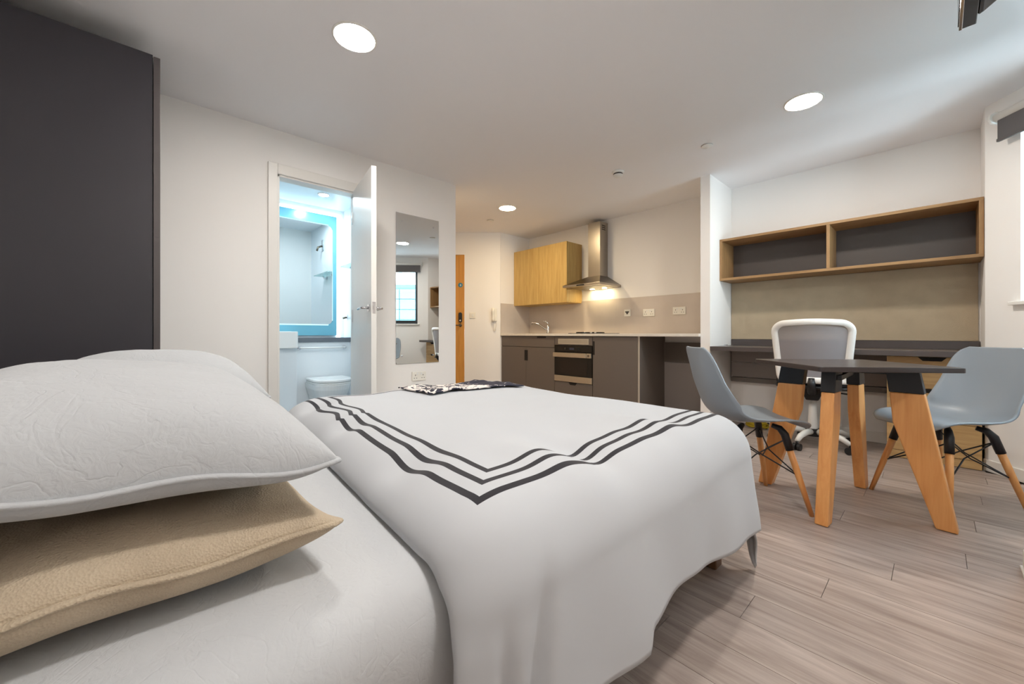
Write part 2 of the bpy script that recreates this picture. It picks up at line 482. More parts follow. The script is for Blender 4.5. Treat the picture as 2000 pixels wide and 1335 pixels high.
# ------------------------------------------------------------------ bathroom shell
struct('wall_bathroom_back', box(BX - 0.1, BX, BY0, BY1, 0, BZ), M['bath_white'])
struct('wall_bathroom_right', box(BX - 0.1, XL - 0.1, BY1, BY1 + 0.1, 0, BZ + 0.08), M['bath_white'])
struct('wall_bathroom_left', box(BX - 0.1, XL - 0.1, BY0 - 0.1, BY0, 0, BZ + 0.08), M['bath_white'])
struct('ceiling_bathroom', box(BX - 0.1, XL - 0.1, BY0, BY1, BZ, BZ + 0.08), M['bath_white'])
struct('floor_bathroom', box(BX - 0.1, XL - 0.1, BY0, BY1, -0.005, 0.002), M['bathfloor'])

# ------------------------------------------------------------------ ceiling lamps and fittings
def downlight(x, y, z, r_, col, L, label, group, name='ceiling_downlight'):
    t = thing(name, label, 'ceiling light', (x, y, z), 0, group)
    mk('rim', lathe(B(), [(r_ + 0.012, 0.0), (r_ + 0.012, -0.004), (r_ + 0.004, -0.007), (r_, -0.005), (r_, 0.0)], seg=40), M['white'], t, smooth=True, local=True)
    mk('diffuser', lathe(B(), [(r_, -0.003), (r_ * 0.6, -0.0045), (0, -0.005)], seg=40), emit('lamp_diffuser', col, L), t, local=True)
    return t
downlight(-2.003, 0.775, ZC, 0.095, LAMP_COL, LAMP, 'round white recessed ceiling light above the bed', 'recessed ceiling lights')
downlight(-0.584, 3.11, ZC, 0.095, (1.0, 0.91, 0.80), LAMP * 0.92, 'round white recessed ceiling light above the dining table', 'recessed ceiling lights')
downlight(-3.477, 3.156, ZC, 0.095, KITCHEN_COL, LAMP * 0.92, 'round recessed ceiling light nearest the kitchen and entrance door', 'recessed ceiling lights')
downlight(0.06, 0.72, ZC, 0.095, LAMP_COL, LAMP, 'added unseen ceiling light beside the television, brightening the near side of the bed', 'recessed ceiling lights')  # extra lamp out of view, added to light the near end of the bed

t = thing('smoke_detector', 'white domed smoke detector with dark slots on the ceiling', 'smoke detector', (-2.002, 3.198, ZC))
mk('base', lathe(B(), [(0, 0), (0.055, 0), (0.055, -0.012), (0.048, -0.02), (0, -0.02)]), M['plastic'], t, True, local=True)
mk('slot_band', lathe(B(), [(0.042, -0.02), (0.042, -0.032), (0, -0.032)]), M['slot'], t, True, local=True)
mk('dome', lathe(B(), [(0.044, -0.032), (0.040, -0.042), (0.024, -0.052), (0.012, -0.054), (0, -0.054)]), M['plastic'], t, True, local=True)
for (x, y, lb) in ((-1.242, 3.274, 'flat round white cover plate on the ceiling near the wall end by the desk'), (-4.004, 3.334, 'flat round white cover plate on the ceiling near the entrance')):
    t = thing('ceiling_plate', lb, 'cover plate', (x, y, ZC), 0, 'ceiling cover plates')
    mk('rim', lathe(B(), [(0.034, 0), (0.042, 0), (0.042, -0.006), (0.034, -0.006)]), M['plastic'], t, True, local=True)
    mk('disc', lathe(B(), [(0.042, 0), (0.042, -0.006), (0.036, -0.009), (0, -0.010)]), M['plastic'], t, True, local=True)

# window portal (daylight only enters here)
pl = bpy.data.lights.new('window_daylight', 'AREA'); pl.shape = 'RECTANGLE'; pl.size = W1 - W0; pl.size_y = WZ1 - WZ0
pl.cycles.is_portal = True
po = bpy.data.objects.new('window_daylight', pl); COL.objects.link(po)
wc = (W0 + W1) / 2
po.location = (WO[0] + WU[0] * wc - WN[0] * 0.2, WO[1] + WU[1] * wc - WN[1] * 0.2, (WZ0 + WZ1) / 2)
po.rotation_euler = Vector((WN[0], WN[1], 0)).to_track_quat('-Z', 'Y').to_euler()

# neighbouring building seen through the window
bm = box(-6, 9, -5.6, -5.0, -6, 2.35)
nb = thing('neighbour_building', 'pale building outside the window seen in the wall mirror', 'building', (WO[0] - WN[0] * 5, WO[1] - WN[1] * 5, -6))
mk('facade', ww(box(-3, 5, -5.6, -5.05, -6, 2.5)), simple('facade_render', (52, 76, 82), 0.8), nb)
for k in range(12):
    for j in range(5):
        mk('cladding_panel', ww(box(-1.9 + j * 0.9, -1.02 + j * 0.9, -5.05, -5.0, -1.6 + k * 0.33, -1.29 + k * 0.33)), simple('cladding', (64, 90, 96), 0.6) if (k == 0 and j == 0) else bpy.data.materials['cladding'], nb)

# ------------------------------------------------------------------ bathroom door (open leaf)
HX, HY = XL + 0.020, DY1 - 0.050
LE = (-2.676, 1.150)
dv = Vector((LE[0] - HX, LE[1] - HY)); DLEN = dv.length; du = dv.normalized()
dn = Vector((-du.y, du.x))          # side away from the opening (towards the kitchen end)
if dn.y < 0: dn = -dn
def dw(bm): return frame_xf(bm, (HX, HY), (du.x, du.y), (dn.x, dn.y))
d1 = struct('door_1', dw(box(0.0, DLEN, 0.0, 0.036, 0.006, DZ - 0.010)), M['white'], bev=0.002)
for sgn, n0 in ((1, 0.036), (-1, 0.0)):
    h_ = mk('lever_handle', dw(tube(B(), [(DLEN - 0.055, n0, 1.085), (DLEN - 0.055, n0 + sgn * 0.045, 1.085), (DLEN - 0.065, n0 + sgn * 0.052, 1.085), (DLEN - 0.175, n0 + sgn * 0.052, 1.080)], [0.010, 0.010, 0.010, 0.008])), M['chrome'], d1, smooth=True)
    mk('rose', dw(tube(B(), [(DLEN - 0.055, n0, 1.085), (DLEN - 0.055, n0 + sgn * 0.009, 1.085)], 0.026, 24)), M['chrome'], h_)
lp = mk('latch_plate', dw(box(DLEN, DLEN + 0.0015, 0.008, 0.030, 1.045, 1.125)), M['chrome'], d1)
mk('latch', dw(box(DLEN, DLEN + 0.010, 0.013, 0.025, 1.072, 1.098)), M['chrome'], lp)
for z in (0.25, 1.05, 1.85):
    mk('hinge', dw(box(-0.001, 0.006, -0.010, -0.002, z - 0.05, z + 0.05)), M['chrome'], d1)

# ------------------------------------------------------------------ bathroom fittings
LX = -4.50   # front of the boxing below the ledge
t = thing('bathroom_boxing', 'white boxed-in panel with slate ledge behind the toilet', 'cabinet', (LX, 1.3, 0))
mk('panel', box(BX + 0.002, LX, 1.105, BY1, 0.002, 0.815), M['bath_white'], t, bev=0.003)
mk('ledge', box(BX + 0.002, LX + 0.02, 1.105, BY1, 0.815, 0.862), M['ledge'], t, bev=0.003)
t = thing('basin_unit', 'white block washbasin on a white cabinet at the left of the bathroom doorway', 'basin', (-4.45, 0.8, 0))
mk('cabinet', box(BX + 0.03, -4.32, 0.55, 1.100, 0.002, 0.76), M['bath_white'], t, bev=0.003)
bm = B(); W_ = rrect(-4.455, 0.825, 0.40, 0.55, 0.03)
prism(bm, W_, 'z', 0.762, 0.925)
mk('bowl', bm, M['ceramic'], t, bev=0.006)
mk('bowl_recess', prism(B(), rrect(-4.455, 0.825, 0.32, 0.46, 0.06), 'z', 0.9252, 0.9262), M['bath_white'], t)
mk('tap', tube(B(), [(-4.64, 0.83, 0.926), (-4.64, 0.83, 1.02), (-4.60, 0.83, 1.04), (-4.54, 0.83, 1.03)], 0.013), M['chrome'], t, smooth=True)
# toilet
TY = 1.40
t = thing('toilet', 'white toilet with closed lid seen through the bathroom doorway', 'toilet', (-4.25, TY, 0))
def dpoly(xb, xf, w, n=20):
    pts = [(xb, TY - w / 2), ]
    mid = xf - w / 2
    for k in range(n + 1):
        a = R(-90 + 180 * k / n)
        pts.append((mid + (xf - mid) * math.cos(a), TY + w / 2 * math.sin(a)))
    pts.append((xb, TY + w / 2))
    return pts
bm = B(); prof = [(0.0, 0.24, -4.16), (0.12, 0.24, -4.15), (0.25, 0.29, -4.09), (0.34, 0.345, -4.045), (0.395, 0.36, -4.03)]
rings = []
for z, w, xf in prof:
    rings.append([bm.verts.new((p[0], p[1], z + 0.002)) for p in dpoly(LX + 0.001, xf, w)])
n = len(rings[0])
for a, b in zip(rings[:-1], rings[1:]):
    for i in range(n): bm.faces.new((a[i], a[(i + 1) % n], b[(i + 1) % n], b[i]))
bm.faces.new(rings[0]); bm.faces.new(rings[-1])
mk('bowl', bm, M['ceramic'], t, smooth=False, bev=0.006)
mk('seat', prism(B(), dpoly(LX + 0.06, -4.035, 0.365), 'z', 0.3985, 0.416), M['ceramic'], t, bev=0.005)
mk('lid', prism(B(), dpoly(LX + 0.05, -4.03, 0.372), 'z', 0.418, 0.448), M['ceramic'], t, bev=0.010, seg=3)
mk('hinge', tube(B(), [(LX + 0.045, TY - 0.09, 0.425), (LX + 0.045, TY + 0.09, 0.425)], 0.011), M['chrome'], t)
# towel rail below the ledge
t = thing('towel_rail', 'chrome rail below the slate bathroom ledge', 'rail', (LX + 0.05, 1.39, 0.75))
mk('bar', tube(B(), [(LX + 0.055, 1.16, 0.755), (LX + 0.055, 1.62, 0.755)], 0.009), M['ceramic'], t, smooth=True)
for yy in (1.16, 1.62):
    p_ = mk('bracket', tube(B(), [(LX + 0.001, yy, 0.755), (LX + 0.055, yy, 0.755)], 0.008), M['chrome'], t, smooth=True)
    mk('flange', tube(B(), [(LX + 0.001, yy, 0.755), (LX + 0.012, yy, 0.755)], 0.020, 20), M['chrome'], p_)
# mirror with frosted lit border
MY0, MY1, MZ0, MZ1 = 0.42, 1.60, 0.885, 2.235
t = thing('bathroom_mirror', 'large bathroom mirror with teal lit border above the slate ledge', 'mirror', (BX, 1.0, MZ0))
mk('backing', box(BX, BX + 0.022, MY0, MY1, MZ0, MZ1), M['teal'], t)
bi = (MY0 + 0.07, MY1 - 0.05, MZ0 + 0.125, MZ1 - 0.115)
mk('mirror_glass', prism(B(), rrect((bi[0] + bi[1]) / 2, (bi[2] + bi[3]) / 2, bi[1] - bi[0], bi[3] - bi[2], 0.05), 'x', BX + 0.022, BX + 0.026), M['mirror'], t)
led = emit('led_wall_glow', (0.70, 0.93, 1.0), 5.0)
bm = B(); bx(bm, BX, BX + 0.012, MY0, MY1 + 0.045, MZ1 + 0.004, MZ1 + 0.030); bx(bm, BX, BX + 0.012, MY1 + 0.004, MY1 + 0.045, MZ0 - 0.02, MZ1 + 0.004)
mk('led_wall_glow', bm, led, t)  # emissive strips put in as the backlight's glow on the wall
for (a, b_) in (((bi[0], bi[1], bi[3], bi[3] + 0.012)), ((bi[0], bi[1], bi[2] - 0.012, bi[2]))) and ():
    pass
bm = B(); bx(bm, BX + 0.022, BX + 0.0245, bi[0] + 0.04, bi[1] - 0.04, bi[3], bi[3] + 0.012); bx(bm, BX + 0.022, BX + 0.0245, bi[0] + 0.04, bi[1] - 0.04, bi[2] - 0.014, bi[2]); bx(bm, BX + 0.022, BX + 0.0245, bi[1], bi[1] + 0.008, bi[2] + 0.04, bi[3] - 0.04)
mk('lit_edge', bm, emit('lit_edge', (0.55, 0.88, 1.0), 1.1), t)
# glass shelf on the right bathroom wall
t = thing('glass_shelf', 'small glass shelf with chrome brackets on the bathroom wall', 'shelf', (-4.15, BY1, 1.63))
mk('shelf_pane', box(-4.47, -3.95, BY1 - 0.13, BY1 - 0.004, 1.632, 1.640), M['shelfglass'], t, bev=0.002)
for xx in (-4.36, -4.06):
    mk('bracket', tube(B(), [(xx, BY1, 1.610), (xx, BY1 - 0.035, 1.610), (xx, BY1 - 0.05, 1.632)], [0.018, 0.014, 0.010]), M['chrome'], t, smooth=True)
t = thing('shower_holder', 'small chrome shower holder high on the bathroom wall, seen in the lit mirror', 'shower fitting', (-3.9, BY1, 2.0))
mk('plate', box(-3.93, -3.87, BY1 - 0.012, BY1, 1.98, 2.12), M['chrome'], t, bev=0.004)
mk('arm', tube(B(), [(-3.90, BY1 - 0.012, 2.04), (-3.90, BY1 - 0.06, 2.02), (-3.90, BY1 - 0.075, 1.97)], 0.012), M['darksteel'], t, smooth=True)
t = thing('robe_hook', 'small dark hook on the bathroom wall beside the lit mirror', 'hook', (-4.60, BY1, 1.05))
mk('plate', box(-4.62, -4.58, BY1 - 0.006, BY1, 1.06, 1.12), M['chrome'], t)
mk('peg', tube(B(), [(-4.60, BY1 - 0.006, 1.09), (-4.60, BY1 - 0.045, 1.08)], 0.011), M['darksteel'], t, smooth=True)
downlight(-4.25, 1.33, BZ, 0.045, (0.80, 0.93, 1.0), 380, 'small bathroom ceiling spotlight above the toilet', 'bathroom spotlights', 'ceiling_spotlight')
downlight(-4.05, 0.55, BZ, 0.045, (0.80, 0.93, 1.0), 380, 'small bathroom ceiling spotlight above the basin', 'bathroom spotlights', 'ceiling_spotlight')

# ------------------------------------------------------------------ left wall: mirror, sockets
t = thing('wall_mirror', 'tall frameless rectangular mirror screwed to the wall beside the bathroom door', 'mirror', (XL, 1.865, 0.63))
mk('mirror_glass', box(XL + 0.002, XL + 0.007, 1.642, 2.087, 0.63, 1.995), M['mirror'], t)
for yy in (1.70, 2.03):
    for zz in (0.70, 1.925):
        mk('screw_cap', tube(B(), [(XL + 0.007, yy, zz), (XL + 0.012, yy, zz)], 0.008, 16), M['chrome'], t)

def socket(name, label, cat, o, ux, un, kind='double', group=None):
    """faceplate at wall point o (centre); ux along the wall, un out of it"""
    w, h = (0.146, 0.086) if kind == 'double' else (0.086, 0.086)
    t = thing(name, label, cat, (o[0], o[1], o[2]), 0, group)
    def X(bm):
        frame_xf(bm, (o[0], o[1]), ux, un); bmesh.ops.translate(bm, vec=(0, 0, o[2]), verts=bm.verts); return bm
    mk('faceplate', X(box(-w / 2, w / 2, 0.0, 0.012, -h / 2, h / 2)), M['cream_plastic'], t, bev=0.004)
    if kind == 'double':
        for s in (-1, 1):
            mk('switch_rocker', X(box(s * 0.020 - 0.008, s * 0.020 + 0.008, 0.012, 0.015, 0.012, 0.034)), M['plastic'], t, bev=0.001)
            bm = B()
            bx(bm, s * 0.040 - 0.003, s * 0.040 + 0.003, 0.0118, 0.0124, 0.004, 0.016)
            for q in (-0.012, 0.012): bx(bm, s * 0.040 + q - 0.004, s * 0.040 + q + 0.004, 0.0118, 0.0124, -0.020, -0.014)
            mk('pin_slots', X(bm), M['slot'], t)
    elif kind == 'switch':
        mk('switch_rocker', X(box(-0.014, 0.014, 0.012, 0.016, -0.022, 0.022)), M['plastic'], t, bev=0.001)
    else:
        mk('switch_rocker', X(box(-0.026, 0.026, 0.012, 0.016, 0.006, 0.020)), M['slot'], t, bev=0.001)
        mk('neon_label', X(prism(B(), [(-0.018, 0.004), (0.0, -0.022), (0.018, 0.004)], 'y', 0.012, 0.0135)), M['slot'], t)
    return t
socket('power_socket', 'white double socket on the wall below the tall mirror', 'socket', (XL, 1.873, 0.508), (0, -1), (1, 0))
SPY = YB - 0.009
socket('power_socket', 'white double socket on the splashback next to the cooker switch', 'socket', (-2.355, SPY, 1.158), (1, 0), (0, -1), group='splashback sockets')
socket('power_socket', 'white double socket on the splashback next to the white wall end', 'socket', (-1.985, SPY, 1.165), (1, 0), (0, -1), group='splashback sockets')
socket('cooker_switch', 'square cooker switch with dark rocker on the splashback right of the hood', 'switch', (-2.642, SPY, 1.165), (1, 0), (0, -1), 'cooker')
def epos(u, z): return (E1[0] + EU[0] * u, E1[1] + EU[1] * u, z)
socket('light_switch', 'square white light switch beside the oak entrance door', 'switch', epos(0.405, 1.175), EU, EN, 'switch')
t = thing('intercom_phone', 'white entry intercom handset with coiled cord on the wall by the kitchen', 'intercom', epos(0.075, 1.03))
mk('base', ew(box(0.045, 0.115, 0, 0.03, 1.09, 1.28)), M['cream_plastic'], t, bev=0.006)
mk('handset', ew(tube(B(), [(0.10, 0.045, 1.28), (0.10, 0.052, 1.24), (0.10, 0.046, 1.18), (0.10, 0.052, 1.12), (0.10, 0.045, 1.08)], [0.018, 0.022, 0.015, 0.022, 0.018], 12)), M['cream_plastic'], t, smooth=True)
cp = []
for k in range(150):
    a = k / 149
    th = a * 2 * math.pi * 22
    yy = 0.03 + 0.006 * math.sin(th); u = 0.10 - 0.05 * a + 0.006 * math.cos(th)
    z = 1.08 - 0.13 * math.sin(math.pi * a) + (0.01 if False else 0)
    cp.append((u, yy, z))
mk('cord', ew(tube(B(), cp, 0.0022, 5)), M['cream_plastic'], t, smooth=True)

# ------------------------------------------------------------------ kitchen
KF = 3.862   # front face of the doors
WTZ = 0.874
def front(name, x0, x1, z0, z1, par, mat=None, y0=KF, th=0.018):
    return mk(name, box(x0 + 0.0015, x1 - 0.0015, y0, y0 + th, z0 + 0.0015, z1 - 0.0015), mat or M['unit'], par, bev=0.0012)
# sink unit
t = thing('sink_unit', 'dark grey kitchen sink base unit with false drawer and two doors', 'kitchen unit', (-3.86, 4.1, 0), group='kitchen base units')
mk('body', box(-4.385, -3.35, KF + 0.019, YB - 0.012, 0.105, WTZ), M['unit_dark'], t)
mk('plinth', box(-4.385, -3.35, KF + 0.06, KF + 0.075, 0, 0.104), M['unit_dark'], t)
d_ = front('drawer_front', -4.385, -3.35, 0.725, 0.868, t)
mk('finger_pull', box(-3.66, -3.50, KF - 0.0006, KF + 0.012, 0.8475, 0.8675), M['notch'], d_)
for x0, x1, hx in ((-4.385, -3.868, -3.885), (-3.868, -3.35, -3.851)):
    d_ = front('door', x0, x1, 0.11, 0.722, t)
    mk('finger_pull', box(hx - 0.0155, hx + 0.0155, KF - 0.0006, KF + 0.012, 0.535, 0.68), M['notch'], d_)
# oven housing and oven
t = thing('oven_housing', 'dark grey unit with vent grille that holds the built-in oven', 'kitchen unit', (-3.05, 4.1, 0), group='kitchen base units')
mk('body', box(-3.348, -2.762, KF + 0.45, YB - 0.012, 0.105, WTZ), M['unit_dark'], t)
mk('plinth', box(-3.348, -2.762, KF + 0.06, KF + 0.075, 0, 0.104), M['unit_dark'], t)
f_ = front('vent_panel', -3.348, -2.762, 0.760, 0.868, t)
bm = B(); gx0, gx1, gz0, gz1 = -3.285, -2.815, 0.774, 0.842
bx(bm, gx0, gx1, KF - 0.006, KF, gz0, gz0 + 0.010); bx(bm, gx0, gx1, KF - 0.006, KF, gz1 - 0.010, gz1)
bx(bm, gx0, gx0 + 0.012, KF - 0.006, KF, gz0 + 0.010, gz1 - 0.010); bx(bm, gx1 - 0.012, gx1, KF - 0.006, KF, gz0 + 0.010, gz1 - 0.010)
gr = mk('vent_grille', bm, M['grille'], f_)
mk('grille_backing', box(gx0 + 0.012, gx1 - 0.012, KF - 0.0015, KF - 0.0005, gz0 + 0.010, gz1 - 0.010), M['unit_edge'], f_)
for k in range(5):
    zz = gz0 + 0.0145 + k * 0.0093
    mk('grille_slat', box(gx0 + 0.012, gx1 - 0.012, KF - 0.005, KF - 0.0015, zz, zz + 0.0045), M['grille'], f_)
d_ = front('drawer_front', -3.348, -2.762, 0.11, 0.300, t)
mk('finger_pull', prism(B(), [(-3.12, 0.2985), (-2.99, 0.2985), (-3.015, 0.268), (-3.095, 0.268)], 'y', KF - 0.0006, KF + 0.010), M['notch'], d_)
t = thing('oven', 'black glass built-in oven with steel handle and trim', 'oven', (-3.05, 4.0, 0.3))
mk('body', box(-3.34, -2.77, KF + 0.012, KF + 0.44, 0.304, 0.755), M['black'], t)
cpn = mk('control_panel', box(-3.346, -2.764, KF - 0.004, KF + 0.012, 0.680, 0.757), M['ovenglass'], t, bev=0.002)
mk('display', box(-3.10, -3.03, KF - 0.0050, KF - 0.0042, 0.705, 0.730), simple('oven_display', (54, 56, 74), 0.2), cpn)
for xx in (-3.17, -2.96):
    mk('knob', tube(B(), [(xx, KF - 0.004, 0.718), (xx, KF - 0.008, 0.718)], 0.014, 20), M['black'], cpn)
dr = mk('oven_door', box(-3.346, -2.764, KF - 0.006, KF + 0.012, 0.380, 0.676), M['ovenglass'], t, bev=0.002)
mk('door_window', box(-3.27, -2.84, KF - 0.0075, KF - 0.0058, 0.400, 0.590), simple('oven_window', (30, 22, 18), 0.1), dr)
mk('handle_bar', box(-3.346, -2.832, KF - 0.040, KF - 0.020, 0.612, 0.668), M['oventrim'], dr, bev=0.005)
mk('handle_end', box(-2.832, -2.766, KF - 0.030, KF - 0.006, 0.612, 0.668), M['oventrim'], dr, bev=0.004)
mk('badge', box(-2.815, -2.785, KF - 0.0312, KF - 0.0298, 0.627, 0.652), M['darksteel'], dr)
mk('bottom_trim', box(-3.346, -2.764, KF - 0.010, KF + 0.012, 0.304, 0.378), M['oventrim'], t, bev=0.003)
# tall-door base unit
t = thing('base_cupboard', 'dark grey kitchen cupboard with one plain door right of the oven', 'kitchen unit', (-2.46, 4.1, 0), group='kitchen base units')
mk('body', box(-2.758, -2.176, KF + 0.019, YB - 0.012, 0.105, WTZ), M['unit_dark'], t)
mk('plinth', box(-2.758, -2.176, KF + 0.06, KF + 0.075, 0, 0.104), M['unit_dark'], t)
d_ = front('door', -2.758, -2.178, 0.11, 0.868, t)
mk('finger_pull', box(-2.7575, -2.730, KF - 0.0006, KF + 0.012, 0.655, 0.815), M['notch'], d_)
mk('end_panel', box(-2.174, -2.154, KF, YB - 0.012, 0, WTZ), M['unit'], t)
mk('edge_strip', box(-2.175, -2.153, KF - 0.002, KF - 0.0002, 0.0, WTZ), M['unit_edge'], t)
# appliance gap: back panels
t = thing('appliance_space_back', 'grey back panel inside the empty appliance space below the worktop', 'panel', (-1.85, YB, 0))
mk('lower_panel', box(-2.152, NIBX0 - 0.002, YB - 0.03, YB - 0.002, 0.0, 0.578), M['desk_panel'], t)
mk('upper_panel', box(-2.152, NIBX0 - 0.002, YB - 0.045, YB - 0.002, 0.580, 0.805), M['unit'], t)
# worktop
t = thing('worktop', 'white kitchen worktop running along the grey base units', 'worktop', (-2.95, 4.15, WTZ))
mk('slab', box(-4.386, NIBX0 - 0.001, KF - 0.022, YB - 0.010, WTZ + 0.001, 0.905), M['worktop'], t, bev=0.003)
# splashbacks
tag(mk('splashback', box(-4.38, NIBX0 - 0.002, YB - 0.009, YB - 0.0005, 0.906, 1.355), M['splash']), 'taupe splashback panel along the kitchen wall behind the sockets', 'splashback')
tag(mk('splashback', box(XK + 0.0005, XK + 0.009, KF - 0.015, YB - 0.010, 0.906, 1.355), M['splash']), 'short taupe splashback panel on the side wall beside the tap', 'splashback')
# sink and tap
t = thing('sink', 'small steel inset sink in the worktop below the tap', 'sink', (-4.05, 4.15, 0.905))
bm = B(); bx(bm, -4.25, -3.80, 3.98, 4.00, 0.9055, 0.909); bx(bm, -4.25, -3.80, 4.26, 4.28, 0.9055, 0.909); bx(bm, -4.25, -4.23, 4.0, 4.26, 0.9055, 0.909); bx(bm, -3.82, -3.80, 4.0, 4.26, 0.9055, 0.909)
mk('rim', bm, M['steel'], t)
mk('basin_floor', box(-4.23, -3.82, 4.0, 4.26, 0.9052, 0.9058), M['darksteel'], t)
t = thing('mixer_tap', 'chrome mixer tap with long spout beside the kitchen sink', 'tap', (-3.885, 4.33, 0.905))
mk('body', lathe(B(), [(0, 0), (0.027, 0), (0.027, 0.012), (0.021, 0.02), (0.021, 0.10), (0.019, 0.13), (0.0, 0.135)]), M['chrome'], t, True, local=True)
mk('spout', tube(B(), [(-3.885, 4.33, 0.955), (-3.93, 4.305, 0.985), (-3.99, 4.27, 1.035), (-4.05, 4.24, 1.065), (-4.09, 4.22, 1.070), (-4.105, 4.21, 1.050)], [0.014, 0.013, 0.012, 0.012, 0.013, 0.014], 14), M['chrome'], t, smooth=True)
mk('lever', tube(B(), [(-3.885, 4.33, 1.035), (-3.885, 4.325, 1.06), (-3.90, 4.30, 1.085), (-3.915, 4.26, 1.09)], [0.014, 0.012, 0.009, 0.008], 12), M['chrome'], t, smooth=True)
# hob
t = thing('hob', 'black two-ring electric hob on the worktop below the hood', 'hob', (-2.98, 4.14, 0.905))
mk('plate', box(-3.16, -2.72, 3.90, 4.38, 0.9055, 0.912), M['hob'], t, bev=0.002)
for (xx, yy, rr) in ((-3.02, 4.02, 0.085), (-2.98, 4.26, 0.10)):
    mk('hotplate', lathe(B(), [(0, 0.9121), (rr, 0.9121), (rr, 0.922), (rr - 0.008, 0.926), (0, 0.926)], (xx, yy, 0), 36), M['hob'], t)
for xx in (-2.86, -2.80):
    mk('knob', lathe(B(), [(0, 0.9121), (0.016, 0.9121), (0.014, 0.924), (0, 0.924)], (xx, 3.97, 0), 20), M['steel'], t)
# wall cabinet
t = thing('wall_cabinet', 'light oak two-door wall cabinet above the kitchen sink', 'cabinet', (-3.87, 4.28, 1.325))
mk('body', box(XK + 0.004, -3.358, 4.135, YB - 0.001, 1.345, 2.140), M['oak_cab'], t)
mk('bottom_rail', box(XK + 0.010, -3.362, 4.150, YB - 0.001, 1.328, 1.345), M['oak_cab'], t)
for x0, x1 in ((XK + 0.006, -3.872), (-3.870, -3.356)):
    mk('door', box(x0, x1, 4.115, 4.134, 1.327, 2.142), M['oak_cab'], t, bev=0.001)
# extractor hood
HXA, HXB, HYF = -3.312, -2.745, 3.985
CXA, CXB, CYF = -3.125, -2.940, 4.275
t = thing('cooker_hood', 'stainless steel chimney cooker hood with two lit lamps', 'cooker hood', (-3.03, 4.3, 1.49))
ch = mk('chimney', box(CXA, CXB, CYF, YB - 0.001, 1.652, 2.352), M['steel'], t)
for k in range(3):
    mk('vent_slot', box(CXB, CXB + 0.0006, CYF + 0.04, CYF + 0.12, 2.25 + k * 0.025, 2.262 + k * 0.025), M['slot'], ch)
bm = B()
lo = [bm.verts.new(p) for p in ((HXA, HYF, 1.528), (HXB, HYF, 1.528), (HXB, YB - 0.001, 1.528), (HXA, YB - 0.001, 1.528))]
hi = [bm.verts.new(p) for p in ((CXA - 0.004, CYF - 0.004, 1.652), (CXB + 0.004, CYF - 0.004, 1.652), (CXB + 0.004, YB - 0.001, 1.652), (CXA - 0.004, YB - 0.001, 1.652))]
bm.faces.new(lo); bm.faces.new(hi)
for i in range(4): bm.faces.new((lo[i], lo[(i + 1) % 4], hi[(i + 1) % 4], hi[i]))
mk('canopy', bm, M['darksteel'], t)
mk('rim', box(HXA - 0.004, HXB + 0.004, HYF - 0.004, YB - 0.001, 1.500, 1.527), M['steel'], t, bev=0.002)
mk('switch_panel', box(-3.09, -2.97, HYF - 0.0055, HYF - 0.004, 1.505, 1.522), M['black'], t)
mk('filter', box(HXA + 0.05, HXB - 0.05, HYF + 0.08, YB - 0.08, 1.497, 1.4995), M['darksteel'], t)
for xx in (-3.12, -2.93):
    lm = mk('lamp', lathe(B(), [(0, 0), (0.028, 0), (0.028, -0.002), (0, -0.002)], (xx, YB - 0.09, 1.4965), 24), emit('hood_lamp', (1.0, 0.80, 0.45), 110.0), t)

# ------------------------------------------------------------------ desk alcove
SHX0, SHX1, SHY = NIBX1 + 0.002, XA - 0.002, 4.115
t = thing('wall_shelf', 'wide open oak wall shelf with two compartments above the desk', 'shelf', (-0.6, 4.3, 1.42))
mk('top_board', box(SHX0, SHX1, SHY, YB - 0.001, 1.800, 1.822), M['oak_shelf'], t, bev=0.001)
mk('bottom_board', box(SHX0, SHX1, SHY, YB - 0.001, 1.420, 1.442), M['oak_shelf'], t, bev=0.001)
mk('side_board', box(SHX0, SHX0 + 0.022, SHY, YB - 0.001, 1.442, 1.800), M['oak_side'], t, bev=0.001)
mk('side_board', box(SHX1 - 0.022, SHX1, SHY, YB - 0.001, 1.442, 1.800), M['oak_side'], t, bev=0.001)
mk('divider', box(-0.618, -0.596, SHY + 0.001, YB - 0.020, 1.4425, 1.7995), M['oak_side'], t, bev=0.001)
mk('back_panel', box(SHX0 + 0.022, SHX1 - 0.022, YB - 0.018, YB - 0.001, 1.442, 1.800), M['shelfback'], t)
tag(mk('pinboard', box(NIBX1 + 0.003, XA - 0.012, YB - 0.014, YB - 0.001, 0.848, 1.418), M['pinboard'], bev=0.002), 'long grey-brown fabric pinboard on the wall between desk and shelf', 'pinboard')
t = thing('desk', 'long dark grey built-in desk in the alcove below the pinboard', 'desk', (-0.6, 4.15, 0))
mk('desktop', box(NIBX1 + 0.001, XA - 0.002, 3.872, YB - 0.001, 0.746, 0.785), M['desk'], t, bev=0.002)
mk('upstand', box(NIBX1 + 0.003, XA - 0.004, YB - 0.020, YB - 0.001, 0.7855, 0.846), M['desk'], t)
mk('modesty_panel', box(NIBX1 + 0.015, -0.27, YB - 0.05, YB - 0.014, 0.62, 0.745), M['desk_panel'], t)
mk('modesty_panel', box(NIBX1 + 0.015, -0.27, YB - 0.05, YB - 0.014, 0.47, 0.615), M['desk_panel'], t)
mk('rail', box(NIBX1 + 0.015, -0.27, YB - 0.06, YB - 0.014, 0.42, 0.465), M['unit'], t)
mk('grommet', tube(B(), [(-1.40, 4.15, 0.785), (-1.40, 4.15, 0.80)], 0.014, 16), M['chrome'], t)
t = thing('drawer_pedestal', 'oak drawer pedestal with three drawers under the right end of the desk', 'drawers', (-0.02, 4.2, 0))
PX0, PX1, PY = -0.249, 0.205, 4.02
mk('body', box(PX0, PX1, PY + 0.020, YB - 0.016, 0.004, 0.740), M['oak_drawer'], t)
